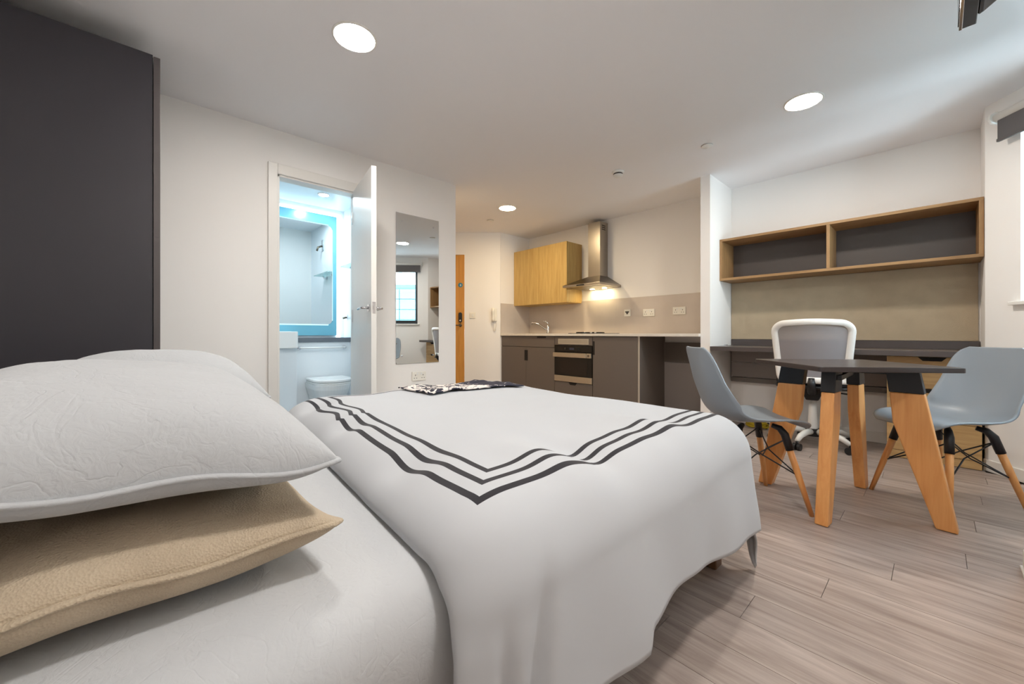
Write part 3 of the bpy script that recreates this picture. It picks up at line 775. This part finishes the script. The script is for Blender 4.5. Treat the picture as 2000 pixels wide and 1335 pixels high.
for z0, z1 in ((0.060, 0.285), (0.289, 0.514), (0.518, 0.738)):
    d_ = mk('drawer', box(PX0, PX1, PY, PY + 0.019, z0, z1), M['oak_drawer'], t, bev=0.001)
    mk('finger_pull', prism(B(), [(-0.09, z1 - 0.0005), (0.05, z1 - 0.0005), (0.025, z1 - 0.028), (-0.065, z1 - 0.028)], 'y', PY - 0.0006, PY + 0.01), M['notch'], d_)
mk('plinth', box(PX0, PX1, PY + 0.002, PY + 0.019, 0.004, 0.057), M['oak_drawer'], t)

# cable coil under the desk
pts = []
for k in range(121):
    a = 2 * math.pi * k / 20
    pts.append((-1.17 + (0.085 + 0.012 * math.sin(k * 0.7)) * math.cos(a), 4.30 + (0.05 + 0.008 * math.cos(k * 0.9)) * math.sin(a), 0.008 + 0.040 * k / 120 + 0.006 * (1 + math.sin(k * 1.3))))
t = thing('cable_coil', 'coiled yellow cable lying on the floor under the desk', 'cable', (-1.17, 4.30, 0))
mk('loops', tube(B(), pts, 0.006, 6), simple('yellow_cable', (196, 170, 40), 0.5), t, smooth=True)
mk('tie', tube(B(), [(-1.095, 4.30, 0.004), (-1.085, 4.30, 0.035), (-1.075, 4.30, 0.062)], 0.009, 8), M['black'], t)

# blind
t = thing('roller_blind', 'dark grey roller blind rolled up above the window', 'blind', (WO[0] + WU[0] * 0.8, WO[1] + WU[1] * 0.8, 2.12))
mk('tube', ww(tube(B(), [(0.125, 0.045, 2.265), (1.47, 0.045, 2.265)], 0.030, 24)), M['plastic'], t, smooth=True)
mk('fabric', ww(box(0.140, 1.455, 0.058, 0.062, 2.12, 2.262)), M['blind'], t)
mk('bottom_bar', ww(box(0.138, 1.457, 0.052, 0.068, 2.105, 2.125)), M['blind'], t, bev=0.003)
for u in (0.105, 1.475):
    mk('bracket', ww(prism(B(), [(0.0, 2.305), (0.02, 2.31), (0.05, 2.308), (0.078, 2.290), (0.084, 2.262), (0.072, 2.238), (0.04, 2.226), (0.0, 2.23)], 'x', u, u + 0.012)), M['plastic'], t)

# television on its arm (right wall, seen from below)
t = thing('television', 'dark flat television on a wall arm near the ceiling at the right edge', 'television', (0.08, 1.5, 1.85))
TZ0, TZ1, TY0, TY1 = 1.85, 2.29, 1.08, 1.868
mk('screen', box(0.0455, 0.0475, TY0 + 0.008, TY1 - 0.008, TZ0 + 0.008, TZ1 - 0.008), M['screen'], t)
mk('bezel', box(0.0475, 0.055, TY0, TY1, TZ0 - 0.001, TZ1), M['chrome'], t, bev=0.001)
mk('panel', box(0.054, 0.084, TY0 + 0.001, TY1 - 0.001, TZ0 + 0.001, TZ1 - 0.001), M['tvdark'], t, bev=0.002)
bm = B()
lo = [bm.verts.new(p) for p in ((0.084, TY0 + 0.03, TZ0 + 0.006), (0.084, TY1 - 0.018, TZ0 + 0.006), (0.084, TY1 - 0.018, TZ1 - 0.03), (0.084, TY0 + 0.03, TZ1 - 0.03))]
hi = [bm.verts.new(p) for p in ((0.150, TY0 + 0.12, TZ0 + 0.05), (0.150, TY1 - 0.07, TZ0 + 0.030), (0.150, TY1 - 0.07, TZ1 - 0.1), (0.150, TY0 + 0.12, TZ1 - 0.1))]
bm.faces.new(lo); bm.faces.new(hi)
for i in range(4): bm.faces.new((lo[i], lo[(i + 1) % 4], hi[(i + 1) % 4], hi[i]))
mk('back_housing', bm, M['tvgrey'], t, bev=0.012)
br = mk('wall_bracket', box(0.150, XR - 0.001, 1.42, 1.50, 2.03, 2.11), M['black'], t, bev=0.004)
mk('wall_plate', box(XR - 0.012, XR - 0.0005, 1.34, 1.58, 1.97, 2.17), M['black'], br)

# ------------------------------------------------------------------ wardrobe
WX, WYE, WZT = -2.615, 0.053, 2.268
t = thing('wardrobe', 'tall dark charcoal wardrobe at the left beside the bed', 'wardrobe', (-2.95, -0.28, 0))
mk('carcass', box(XL + 0.001, WX - 0.022, YH + 0.002, WYE - 0.026, 0.07, WZT - 0.002), M['wardrobe'], t)
mk('plinth', box(XL + 0.001, WX - 0.05, YH + 0.002, WYE - 0.026, 0, 0.069), M['wardrobe'], t)
mk('end_panel', box(XL + 0.001, WX + 0.004, WYE - 0.025, WYE, 0, WZT - 0.008), M['wardrobe_edge'], t, bev=0.001)
for y0, y1 in ((YH + 0.004, WYE - 0.0275),):
    d_ = mk('door', box(WX - 0.020, WX, y0, y1, 0.075, WZT), M['wardrobe'], t, bev=0.0015)

# ------------------------------------------------------------------ dining table
TC = (-0.333, 2.722)
t = thing('dining_table', 'square dark-topped dining table with angled beech plank legs', 'table', (TC[0], TC[1], 0))
TA = R(41.0); HALF = 0.306
def rot2(p, a): return (p[0] * math.cos(a) - p[1] * math.sin(a), p[0] * math.sin(a) + p[1] * math.cos(a))
poly = [rot2(p, TA) for p in rrect(0, 0, HALF * 2, HALF * 2, 0.02)]
mk('tabletop', prism(B(), poly, 'z', 0.724, 0.748), M['tabletop'], t, bev=0.003, local=True)
mk('crossbar', (lambda b: (bx(b, -0.26, 0.26, -0.022, 0.022, 0.700, 0.7235), b)[1])(B()), M['blackmetal'], t, local=True)
mk('crossbar', (lambda b: (bx(b, -0.022, 0.022, -0.26, 0.26, 0.676, 0.6995), b)[1])(B()), M['blackmetal'], t, local=True)
# leg profile in its own plane: u outwards, z up
legp = [(0.178, 0.616), (0.299, 0.616), (0.405, 0.002), (0.335, 0.002), (0.190, 0.470)]
brkp = [(0.165, 0.722), (0.282, 0.722), (0.300, 0.617), (0.177, 0.617)]
for k in range(4):
    a = R(90 * k) + R(-5)
    def lx(poly_, th):
        bm = prism(B(), poly_, 'y', -th / 2, th / 2)
        bmesh.ops.rotate(bm, verts=bm.verts, cent=(0, 0, 0), matrix=Matrix.Rotation(a, 3, 'Z'))
        return bm
    lg = mk('leg', lx(legp, 0.052), M['beech'], t, bev=0.005, local=True)
    bk = mk('bracket', lx(brkp, 0.058), M['blackmetal'], lg, bev=0.003, local=True)

# ------------------------------------------------------------------ shell chairs
def make_shell_chair(name, label, loc, rz, spread=0.20):
    t = thing(name, label, 'chair', (loc[0], loc[1], 0), rz, 'grey shell chairs at the dining table')
    sp = [(0.235, 0.418, 0.150, 0.004), (0.222, 0.436, 0.186, 0.008), (0.185, 0.449, 0.205, 0.014), (0.12, 0.450, 0.216, 0.022), (0.04, 0.442, 0.222, 0.030), (-0.05, 0.438, 0.224, 0.038),
          (-0.115, 0.445, 0.222, 0.052), (-0.165, 0.468, 0.220, 0.070), (-0.200, 0.510, 0.217, 0.078), (-0.222, 0.565, 0.213, 0.068), (-0.242, 0.630, 0.207, 0.052), (-0.257, 0.700, 0.198, 0.040),
          (-0.270, 0.765, 0.182, 0.028), (-0.277, 0.805, 0.158, 0.018), (-0.281, 0.828, 0.120, 0.010)]
    # resample smoothly
    A = np.array(sp); s = np.arange(len(sp)); ss = np.linspace(0, len(sp) - 1, 43)
    def cr(col):
        out = []
        for q in ss:
            i = min(int(q), len(sp) - 2); f = q - i
            p0, p1, p2, p3 = (A[max(i - 1, 0), col], A[i, col], A[i + 1, col], A[min(i + 2, len(sp) - 1), col])
            out.append(0.5 * (2 * p1 + (p2 - p0) * f + (2 * p0 - 5 * p1 + 4 * p2 - p3) * f * f + (3 * p1 - p0 - 3 * p2 + p3) * f ** 3))
        return np.array(out)
    X, Z, HW, CU = cr(0), cr(1), cr(2) * 0.93, cr(3)
    tx, tz = np.gradient(X), np.gradient(Z)
    ln = np.hypot(tx, tz); nx, nz = tz / ln, -tx / ln       # inward side: up over the seat, forward on the back
    nw = 25
    P = np.zeros((len(X), nw, 3))
    for j in range(nw):
        q = -1 + 2 * j / (nw - 1)
        off = CU * abs(q) ** 2.4
        P[:, j, 0] = X + nx * off; P[:, j, 1] = HW * math.sin(q * math.pi / 2 * 0.999) ** 1 if False else HW * q; P[:, j, 2] = Z + nz * off
    P[..., 0] -= 0.015
    sh = mk('shell', grid_mesh(P), M['shell'], t, smooth=True, local=True, solid=0.009)
    tops = {}
    for sx in (1, -1):
        for sy in (1, -1):
            tp = Vector((0.115 * sx, 0.125 * sy, 0.385)); bt = Vector(((spread if sx > 0 else spread + 0.015) * sx, spread * sy, 0.0))
            mid = tp.lerp(bt, 0.17)
            lg = mk('leg', tube(B(), [mid, mid.lerp(bt, 0.35), bt], [0.0155, 0.0150, 0.0105], 14), M['beech'], t, smooth=True, local=True)
            mk('socket', tube(B(), [Vector((0.075 * sx, 0.085 * sy, 0.422)), Vector((0.10 * sx, 0.108 * sy, 0.412)), tp, tp.lerp(bt, 0.20)], [0.012, 0.016, 0.019, 0.0185], 14), M['blackmetal'], lg, smooth=True, local=True)
            tops[(sx, sy)] = (tp, bt)
    def wires(c0, c1):
        tp0, bt0 = tops[c0]; tp1, bt1 = tops[c1]
        for (a0, f0, a1, f1) in ((tops[c0], 0.06, tops[c1], 0.52), (tops[c1], 0.06, tops[c0], 0.52)):
            p, q = a0[0].lerp(a0[1], f0), a1[0].lerp(a1[1], f1)
            m_ = (p + q) / 2; m_.x *= 0.72; m_.y *= 0.72
            pts = [p.lerp(m_, k / 6) * 1.0 for k in range(6)] + [m_.lerp(q, k / 6) for k in range(7)]
            mk('wire_brace', tube(B(), pts, 0.0035, 6), M['blackmetal'], t, smooth=True, local=True)
    for c in (((1, 1), (-1, 1)), ((1, -1), (-1, -1)), ((1, 1), (1, -1)), ((-1, 1), (-1, -1))): wires(*c)
    return t
make_shell_chair('dining_chair', 'grey shell chair on beech legs behind the foot of the bed', (-0.70, 2.42), R(43))
make_shell_chair('dining_chair', 'grey shell chair on beech legs between table and desk drawers at the right edge', (0.025, 3.10), R(229))

# ------------------------------------------------------------------ office chair
OC = (-0.685, 3.98)
t = thing('office_chair', 'white swivel office chair with grey mesh back pushed up to the desk', 'office chair', (OC[0], OC[1], 0), R(8))
# local: faces +y (towards the desk)
def backpt(q, z): return -0.245 - 0.05 * max(0.0, (z - 0.55) / 0.45) ** 1.5 + 0.055 * abs(q) ** 2
def bw(z): return 0.195 + 0.045 * min(1, max(0, (z - 0.50) / 0.45)) ** 0.8
ZB0, ZB1 = 0.545, 0.985
nu, nv = 17, 13
P = np.zeros((nu, nv, 3))
for i in range(nu):
    for j in range(nv):
        q = -1 + 2 * i / (nu - 1); z = ZB0 + 0.01 + (ZB1 - ZB0 - 0.020) * j / (nv - 1)
        over = max(0.0, z - (ZB1 - 0.075)) / 0.075
        P[i, j] = (q * (bw(z) - 0.012 - 0.075 * (1 - math.sqrt(max(0.0, 1 - over * over)))), backpt(q, z), z)
m, nt, b = new_mat('office_mesh')
tc = nt.nodes.new('ShaderNodeTexCoord'); ck = nt.nodes.new('ShaderNodeTexChecker'); ck.inputs['Scale'].default_value = 420
nt.links.new(tc.outputs['Object'], ck.inputs['Vector'])
b.inputs['Base Color'].default_value = lin((150, 146, 150)); b.inputs['Roughness'].default_value = 0.8
b.inputs['Alpha'].default_value = 0.82
M['mesh'] = m
mk('mesh_back', grid_mesh(P), M['mesh'], t, smooth=True, local=True)
# frame: closed loop with rounded corners
loop = []
cr_ = 0.075
def fp(q, z): return Vector((q * bw(z), backpt(q, z), z))
N = 14
for k in range(N + 1): loop.append(fp(1, ZB0 + (ZB1 - cr_ - ZB0) * k / N))
for k in range(1, 9):
    a = R(90 * k / 8); z = ZB1 - cr_ + cr_ * math.sin(a)
    qq = (bw(ZB1) - cr_ + cr_ * math.cos(a)) / bw(ZB1)
    loop.append(fp(qq, z))
top_q = (bw(ZB1) - cr_) / bw(ZB1)
for k in range(1, 12): loop.append(fp(top_q * (1 - 2 * k / 12), ZB1 + 0.008 * math.sin(math.pi * k / 12)))
right = loop[:N + 9]
for p in reversed(right): loop.append(Vector((-p.x, p.y, p.z)))
nb_ = len(loop)
for k in range(1, 10): loop.append(fp(-1 + 2 * k / 10, ZB0))
bm = B()
rings = []
for i, p in enumerate(loop):
    tg = (loop[(i + 1) % len(loop)] - loop[i - 1]).normalized()
    nrm = Vector((0, 1, 0)); sd = tg.cross(nrm).normalized()
    rings.append([bm.verts.new(p + sd * (0.024 * math.cos(a)) + nrm * (0.013 * math.sin(a))) for a in [2 * math.pi * k / 12 for k in range(12)]])
for i in range(len(rings)):
    a, c = rings[i], rings[(i + 1) % len(rings)]
    for k in range(12): bm.faces.new((a[k], a[(k + 1) % 12], c[(k + 1) % 12], c[k]))
mk('back_frame', bm, M['ochair'], t, smooth=True, local=True)
mk('back_spine', tube(B(), [(0, -0.245, 0.56), (0, -0.26, 0.51), (0, -0.22, 0.455), (0, -0.08, 0.44)], [0.022, 0.026, 0.03, 0.03], 12), M['black'], t, smooth=True, local=True)
mk('seat_shell', prism(B(), rrect(0, 0.0, 0.48, 0.46, 0.09), 'z', 0.475, 0.500), M['black'], t, bev=0.01, local=True)
mk('seat_pad', prism(B(), rrect(0, 0.01, 0.47, 0.45, 0.09), 'z', 0.500, 0.545), M['seatpad'], t, bev=0.018, seg=3, local=True)
mk('mechanism', prism(B(), [(-0.13, 0.475), (-0.13, 0.44), (-0.06, 0.425), (-0.04, 0.375), (0.04, 0.375), (0.06, 0.425), (0.13, 0.44), (0.13, 0.475)], 'y', -0.12, 0.12), M['black'], t, bev=0.008, local=True)
mk('tilt_lever', tube(B(), [(0.10, 0.0, 0.44), (0.22, 0.0, 0.43), (0.27, 0.0, 0.425)], [0.006, 0.006, 0.011], 8), M['black'], t, local=True)
mk('gas_column', lathe(B(), [(0, 0.07), (0.034, 0.07), (0.036, 0.10), (0.028, 0.26), (0.026, 0.375), (0, 0.375)], seg=20), M['ochair'], t, smooth=True, local=True)
bs = mk('star_base', lathe(B(), [(0, 0.075), (0.05, 0.075), (0.055, 0.11), (0.05, 0.135), (0, 0.135)], seg=24), M['black'], t, local=True)
for k in range(5):
    a = R(72 * k - 108)
    c, s_ = math.cos(a), math.sin(a)
    pts = [(0.045 * c, 0.045 * s_, 0.112), (0.12 * c, 0.12 * s_, 0.118), (0.22 * c, 0.22 * s_, 0.105), (0.285 * c, 0.285 * s_, 0.074)]
    am = mk('base_arm', tube(B(), pts, [0.024, 0.024, 0.021, 0.016], 12), M['ochair'], t, smooth=True, local=True)
    bm = B()
    e = Vector((0.285 * c, 0.285 * s_, 0)); tv = Vector((-s_, c, 0))
    for sgn in (-1, 1):
        tube(bm, [e + tv * (sgn * 0.006) + Vector((0, 0, 0.027)), e + tv * (sgn * 0.026) + Vector((0, 0, 0.027))], 0.027, 18)
    tube(bm, [e + Vector((0, 0, 0.03)), e + Vector((0, 0, 0.068))], 0.010, 10)
    mk('caster', bm, M['black'], t, local=True)

# ------------------------------------------------------------------ bed
MX0, MX1, MYH, MYF, MZT = -2.02, -0.60, -0.50, 1.62, 0.50
t = thing('bed', 'double bed base on short dark legs under the striped duvet', 'bed', (-1.31, 0.55, 0))
mk('base', box(MX0 + 0.04, MX1 - 0.03, MYH + 0.02, MYF - 0.01, 0.17, 0.234), simple('bed_base_fabric', (92, 84, 80), 0.8), t, bev=0.006)
for x_, y_ in ((MX0 + 0.09, MYH + 0.08), (MX1 - 0.06, MYH + 0.08), (MX0 + 0.09, MYF + 0.0), (MX1 + 0.0, MYF + 0.0)):
    mk('leg', box(x_ - 0.03, x_ + 0.03, y_ - 0.03, y_ + 0.03, 0.0, 0.17), simple('bed_leg_wood', (104, 74, 50), 0.5), t, bev=0.004)
mk('foot_rail', box(MX0 + 0.03, MX1 + 0.03, MYF - 0.03, MYF + 0.03, 0.17, 0.234), simple('bed_rail_wood', (84, 60, 42), 0.5), t, bev=0.004)
mk('headboard', box(MX0 - 0.02, MX1 + 0.02, YH + 0.012, MYH - 0.012, 0.0, 0.95), M['wardrobe'], t, bev=0.01)

# mattress with sheet: rounded box
def sstep(a, b, x):
    q = np.clip((x - a) / (b - a), 0, 1); return q * q * (3 - 2 * q)
bm = B(); bx(bm, MX0, MX1 + 0.05, MYH, MYF, 0.235, MZT)
bmesh.ops.bevel(bm, geom=[e for e in bm.edges if max(v.co.z for v in e.verts) > 0.4], offset=0.085, segments=7, profile=0.5, affect='EDGES')
tm = thing('mattress', 'thick mattress in a creased white fitted sheet on the bed', 'mattress', (-1.31, 0.55, 0.235))
mo = mk('sheeted_body', bm, M['sheet'], tm, smooth=True)

# duvet ------------------------------------------------------------
RR = 0.15
DX0, DX1, DYF, DZT = MX0 - 0.10, -0.455, 1.730, 0.598     # outside of the duvet
def drape(a, b):
    """cloth coordinates -> outer surface of the duvet lying on and hanging over the bed"""
    x0, x1, y1 = DX0 + RR, DX1 - RR, DYF - RR
    ex = np.maximum(0, a - x1) - np.maximum(0, x0 - a); ey = np.maximum(0, b - y1)
    e = np.hypot(ex, ey) + 1e-9
    dx, dy = ex / e, ey / e
    q = math.pi * RR / 2
    h = np.where(e < q, RR * np.sin(np.minimum(e, q) / RR), RR + 0.10 * (e - q))
    v = np.where(e < q, RR * (1 - np.cos(np.minimum(e, q) / RR)), RR + 0.985 * (e - q))
    hang = np.clip((e - q) / 0.2, 0, 1)
    ph = np.where(np.abs(ex) > ey, b, a)
    h = h + hang * (0.010 * np.sin(ph * 9.0 + 0.7) + 0.005 * np.sin(ph * 23.0 + 1.9))
    X = np.clip(a, x0, x1) + dx * h; Y = np.minimum(b, y1) + dy * h; Z = DZT - v
    return X, Y, Z, e
QA = math.pi * RR / 2
nA, nB = 210, 160
uu = np.linspace(0, 1, nA)[:, None] * np.ones((1, nB)); vv = np.linspace(0, 1, nB)[None, :] * np.ones((nA, 1))
vv = vv ** 1.3
def hang_to(z): return QA + (DZT - RR - z) / 0.985
bF = DYF - RR + hang_to(0.20)
B00 = 0.352
b0_of_a = lambda a: B00 + 0.075 * np.clip(-0.62 - a, 0, 1.5)
def hem_right(b):
    zt = 0.218 + 0.042 * sstep(0.795, 0.820, b) - 0.050 * sstep(0.95, 1.5, b) + 0.005 * np.sin(b * 14.0)
    return DX1 - RR + hang_to(zt)
bg0 = B00 + (bF - B00) * vv
aL = DX0 + RR - hang_to(0.22)
aRr = hem_right(bg0)
A_ = aL + (aRr - aL) * uu
b0 = b0_of_a(A_)
B_ = b0 + (bF - b0) * vv
X, Y, Z, E_ = drape(A_, B_)
P = np.stack([X, Y, Z], -1)
du_ = np.gradient(P, axis=0); dv_ = np.gradient(P, axis=1)
Nn = np.cross(du_, dv_); Nn /= (np.linalg.norm(Nn, axis=-1, keepdims=True) + 1e-9)
q = np.clip((B_ - b0) / 0.17, 0, 1); pr = np.sqrt(np.clip(1 - (1 - q) ** 2, 0, 1))
ins = 0.088 * (1 - pr)                       # the head end rolls down on to the sheet
hang = np.clip((E_ - QA * 0.6) / 0.15, 0, 1)
ins = ins * (1 - 0.35 * hang)
puff = np.zeros_like(ins)
for i in range(nA):
    for j in range(nB):
        puff[i, j] = noise.noise(Vector((A_[i, j] * 2.6, B_[i, j] * 2.6, 3.1))) * 0.014 + noise.noise(Vector((A_[i, j] * 7, B_[i, j] * 7, 9.4))) * 0.004
def g(x, c, w): return np.exp(-((x - c) / w) ** 2)
th = -ins + puff * pr * (1 - 0.5 * hang)
edge = g(A_, -0.66, 0.17)
th += edge * pr * (0.016 * g(B_, 0.70, 0.06) - 0.024 * g(B_, 0.84, 0.055) + 0.004 * g(B_, 1.05, 0.05) + 0.012 * g(B_, 1.22, 0.06) - 0.010 * g(B_, 1.36, 0.07))
# soft dents along the head end
th -= 0.020 * g(B_ - b0, 0.10, 0.07) * np.clip(np.sin(A_ * 13.0 + 0.4), 0, 1) ** 2 * (A_ < -0.7)
# gathered folds at the head-side corner
fold = g(B_, 0.47 + 0.16 * np.clip(-0.12 - A_, 0, 0.5), 0.020) * sstep(-0.50, -0.20, A_)
fold2 = g(B_, 0.425, 0.014) * sstep(-0.40, -0.20, A_)
th -= 0.026 * fold + 0.018 * fold2
P = P + Nn * th[..., None]
bm = grid_mesh(P)
t = thing('duvet', 'white duvet with triple black stripe border spread over the bed', 'duvet', (-1.3, 1.0, 0.5))
dvt = mk('cover', bm, M['white'], t, smooth=True)
uvl = dvt.data.uv_layers.new(name='cloth')
flatA, flatB = A_.reshape(-1), (B_ - b0 + B00).reshape(-1)
warp = 0.012 * np.sin(flatA * 21.0) * (flatA < -1.45) * np.exp(-((flatB - 0.5) / 0.2) ** 2)
for lp_ in dvt.data.loops:
    i = lp_.vertex_index
    uvl.data[lp_.index].uv = (float(flatA[i]), float(flatB[i] + warp[i]))
md = dvt.modifiers.new('Solidify', 'SOLIDIFY'); md.thickness = 0.006; md.offset = -1
SA, SB = -0.568, 0.443        # outer stripe lines in cloth metres
m, nt, b = new_mat('duvet_cotton')
b.inputs['Roughness'].default_value = 0.85; b.inputs['Sheen Weight'].default_value = 0.1
uvn = nt.nodes.new('ShaderNodeUVMap'); uvn.uv_map = 'cloth'
sep = nt.nodes.new('ShaderNodeSeparateXYZ'); nt.links.new(uvn.outputs[0], sep.inputs[0])
def math_node(op, a, b_=None, c=None):
    n_ = nt.nodes.new('ShaderNodeMath'); n_.operation = op
    for i, v in enumerate((a, b_, c)):
        if v is None: continue
        if isinstance(v, (int, float)): n_.inputs[i].default_value = v
        else: nt.links.new(v, n_.inputs[i])
    return n_.outputs[0]
dA = math_node('SUBTRACT', SA, sep.outputs[0]); dB = math_node('SUBTRACT', sep.outputs[1], SB); dL = math_node('SUBTRACT', sep.outputs[0], DX0 + 0.06)
D = math_node('MINIMUM', math_node('MINIMUM', dA, dB), dL)
st = None
for k in range(3):
    cmpn = math_node('COMPARE', D, 0.008 + 0.046 * k, 0.0082)
    st = cmpn if st is None else math_node('MAXIMUM', st, cmpn)
mx = nt.nodes.new('ShaderNodeMix'); mx.data_type = 'RGBA'
nt.links.new(st, mx.inputs['Factor']); mx.inputs['A'].default_value = lin((186, 189, 194)); mx.inputs['B'].default_value = lin((22, 20, 30))
nt.links.new(mx.outputs['Result'], b.inputs['Base Color'])
dvt.data.materials.clear(); dvt.data.materials.append(m)

# patterned throw on the far corner of the duvet
t = thing('throw', 'crumpled navy and white patterned throw at the far foot corner of the bed', 'throw', (-1.8, 1.4, 0.6))
nx_, ny_ = 60, 40
P = np.zeros((nx_, ny_, 3))
c00, c10, c01, c11 = np.array((-1.98, 1.00)), np.array((-1.70, 1.03)), np.array((-1.99, 1.52)), np.array((-1.58, 1.56))
M['throw'] = None
for i in range(nx_):
    for j in range(ny_):
        s_, r_ = i / (nx_ - 1), j / (ny_ - 1)
        xy = (1 - s_) * (1 - r_) * c00 + s_ * (1 - r_) * c10 + (1 - s_) * r_ * c01 + s_ * r_ * c11
        P[i, j] = (xy[0], xy[1], 0)
dvm = dvt.data
from mathutils.bvhtree import BVHTree
bvh = BVHTree.FromPolygons([v.co for v in dvm.vertices], [p.vertices for p in dvm.polygons])
off = t.location; droot = root_of(dvt).location
for i in range(nx_):
    for j in range(ny_):
        o_ = Vector((P[i, j, 0], P[i, j, 1], 1.5)) - droot
        hit = bvh.ray_cast(o_, Vector((0, 0, -1)))
        z = (hit[0].z + droot.z) if hit[0] else 0.58
        P[i, j, 2] = z + 0.010 + 0.012 * abs(noise.noise(Vector((P[i, j, 0] * 14, P[i, j, 1] * 14, 1.0))))
m, nt, b = new_mat('throw_print')
tc = nt.nodes.new('ShaderNodeTexCoord')
n1 = nt.nodes.new('ShaderNodeTexNoise'); n1.inputs['Scale'].default_value = 16; n1.inputs['Detail'].default_value = 2; n1.inputs['Distortion'].default_value = 2.0
nt.links.new(tc.outputs['Object'], n1.inputs['Vector'])
sp_ = nt.nodes.new('ShaderNodeSeparateXYZ'); nt.links.new(tc.outputs['Object'], sp_.inputs[0])
mr = nt.nodes.new('ShaderNodeMapRange'); mr.inputs['From Min'].default_value = -0.05; mr.inputs['From Max'].default_value = 0.06; mr.inputs['To Min'].default_value = -0.02; mr.inputs['To Max'].default_value = -0.22
nt.links.new(sp_.outputs[1], mr.inputs['Value'])
ad = nt.nodes.new('ShaderNodeMath'); ad.operation = 'ADD'; nt.links.new(n1.outputs['Fac'], ad.inputs[0]); nt.links.new(mr.outputs[0], ad.inputs[1])
r_ = nt.nodes.new('ShaderNodeValToRGB'); r_.color_ramp.interpolation = 'CONSTANT'
r_.color_ramp.elements[0].color = lin((40, 40, 56)); r_.color_ramp.elements[1].color = lin((232, 222, 216)); r_.color_ramp.elements[1].position = 0.47
nt.links.new(ad.outputs[0], r_.inputs['Fac']); nt.links.new(r_.outputs['Color'], b.inputs['Base Color'])
b.inputs['Roughness'].default_value = 0.9
mk('cloth', grid_mesh(P), m, t, smooth=True, solid=0.006)

# pillows ------------------------------------------------------------
def pillow(name, label, mat, c, L, Wd, H, rz=0.0, tilt=(0, 0), seed=0.0, flat=0.5, group=None):
    t = thing(name, label, 'pillow', (c[0], c[1], c[2]), rz, group)
    n = 56
    top = np.zeros((n, n, 3)); bot = np.zeros((n, n, 3)); rim = []
    for i in range(n):
        for j in range(n):
            s_ = math.sin((-1 + 2 * i / (n - 1)) * math.pi / 2); r_ = math.sin((-1 + 2 * j / (n - 1)) * math.pi / 2)
            x = L / 2 * s_ * (1 - 0.07 * (1 - r_ * r_)); y = Wd / 2 * r_ * (1 - 0.09 * (1 - s_ * s_))
            f = (max(0, 1 - abs(s_) ** 3.0) * max(0, 1 - abs(r_) ** 3.0)) ** 0.43
            wv = 0.006 * math.sin(5 * s_ + seed) + 0.005 * math.sin(7 * r_ + 2 * seed)
            corner = 0.012 * (abs(s_) * abs(r_)) ** 6
            nz_ = noise.noise(Vector((x * 6 + seed * 3, y * 6, seed))) * 0.012 * f + noise.noise(Vector((x * 18, y * 18, seed + 4))) * 0.004 * f
            zb = tilt[0] * x + tilt[1] * y + wv * (1 - f) + corner
            top[i, j] = (x, y, zb + H * (1 - flat) * f + nz_)
            bot[i, j] = (x, y, zb - H * flat * min(1, f * 1.15) + nz_ * 0.3)
    bm = B()
    Vt = [[bm.verts.new(top[i, j]) for j in range(n)] for i in range(n)]
    Vb = [[Vt[i][j] if i in (0, n - 1) or j in (0, n - 1) else bm.verts.new(bot[i, j]) for j in range(n)] for i in range(n)]
    for i in range(n - 1):
        for j in range(n - 1):
            bm.faces.new((Vt[i][j], Vt[i + 1][j], Vt[i + 1][j + 1], Vt[i][j + 1]))
            bm.faces.new((Vb[i][j], Vb[i][j + 1], Vb[i + 1][j + 1], Vb[i + 1][j]))
    ring = [top[i, 0] for i in range(n)] + [top[n - 1, j] for j in range(1, n)] + [top[i, n - 1] for i in range(n - 2, -1, -1)] + [top[0, j] for j in range(n - 2, 0, -1)]
    keep = [ring[0]]
    for p in ring[1:]:
        if np.linalg.norm(np.array(p) - np.array(keep[-1])) > 0.012: keep.append(p)
    ring = keep
    mk('pillowcase', bm, mat, t, smooth=True, local=True)
    bm = B(); m_ = len(ring); lo_, hi_ = [], []
    # flat stitched flange around the seam
    rings = []
    for k in range(m_):
        p = Vector(ring[k]); pv = Vector(ring[(k + 1) % m_]) - Vector(ring[k - 1]); pv.z = 0; pv.normalize()
        out = Vector((pv.y, -pv.x, 0))
        rings.append([bm.verts.new(p - out * 0.006 + Vector((0, 0, 0.004))), bm.verts.new(p + out * 0.006 + Vector((0, 0, 0.0035))), bm.verts.new(p + out * 0.008), bm.verts.new(p + out * 0.006 - Vector((0, 0, 0.0035))), bm.verts.new(p - out * 0.006 - Vector((0, 0, 0.004)))])
    for k in range(m_):
        a, c2 = rings[k], rings[(k + 1) % m_]
        for w in range(5): bm.faces.new((a[w], a[(w + 1) % 5], c2[(w + 1) % 5], c2[w]))
    mk('seam_flange', bm, mat, t, smooth=True, local=True)
    return t
pillow('pillow', 'beige textured pillow under the white pillow nearest the camera', M['beige'], (-1.045, -0.02, 0.576), 0.735, 0.52, 0.135, 0.0, (0.0, 0.0), 1.3, 0.53, 'pillows on the bed')
pillow('pillow', 'creased grey-white pillow on top of the beige pillow', M['linen'], (-1.045, -0.02, 0.697), 0.735, 0.52, 0.188, R(-1), (0.0, -0.09), 2.9, 0.21, 'pillows on the bed')
pillow('pillow', 'beige textured pillow on the far side of the bed, below another pillow', M['beige'], (-1.735, 0.02, 0.572), 0.60, 0.52, 0.130, 0.0, (0, 0), 4.1, 0.5, 'pillows on the bed')
pillow('pillow', 'white pillow on the far side of the bed behind the creased pillow', M['linen'], (-1.735, 0.02, 0.697), 0.60, 0.52, 0.205, R(2), (0, 0), 5.7, 0.25, 'pillows on the bed')
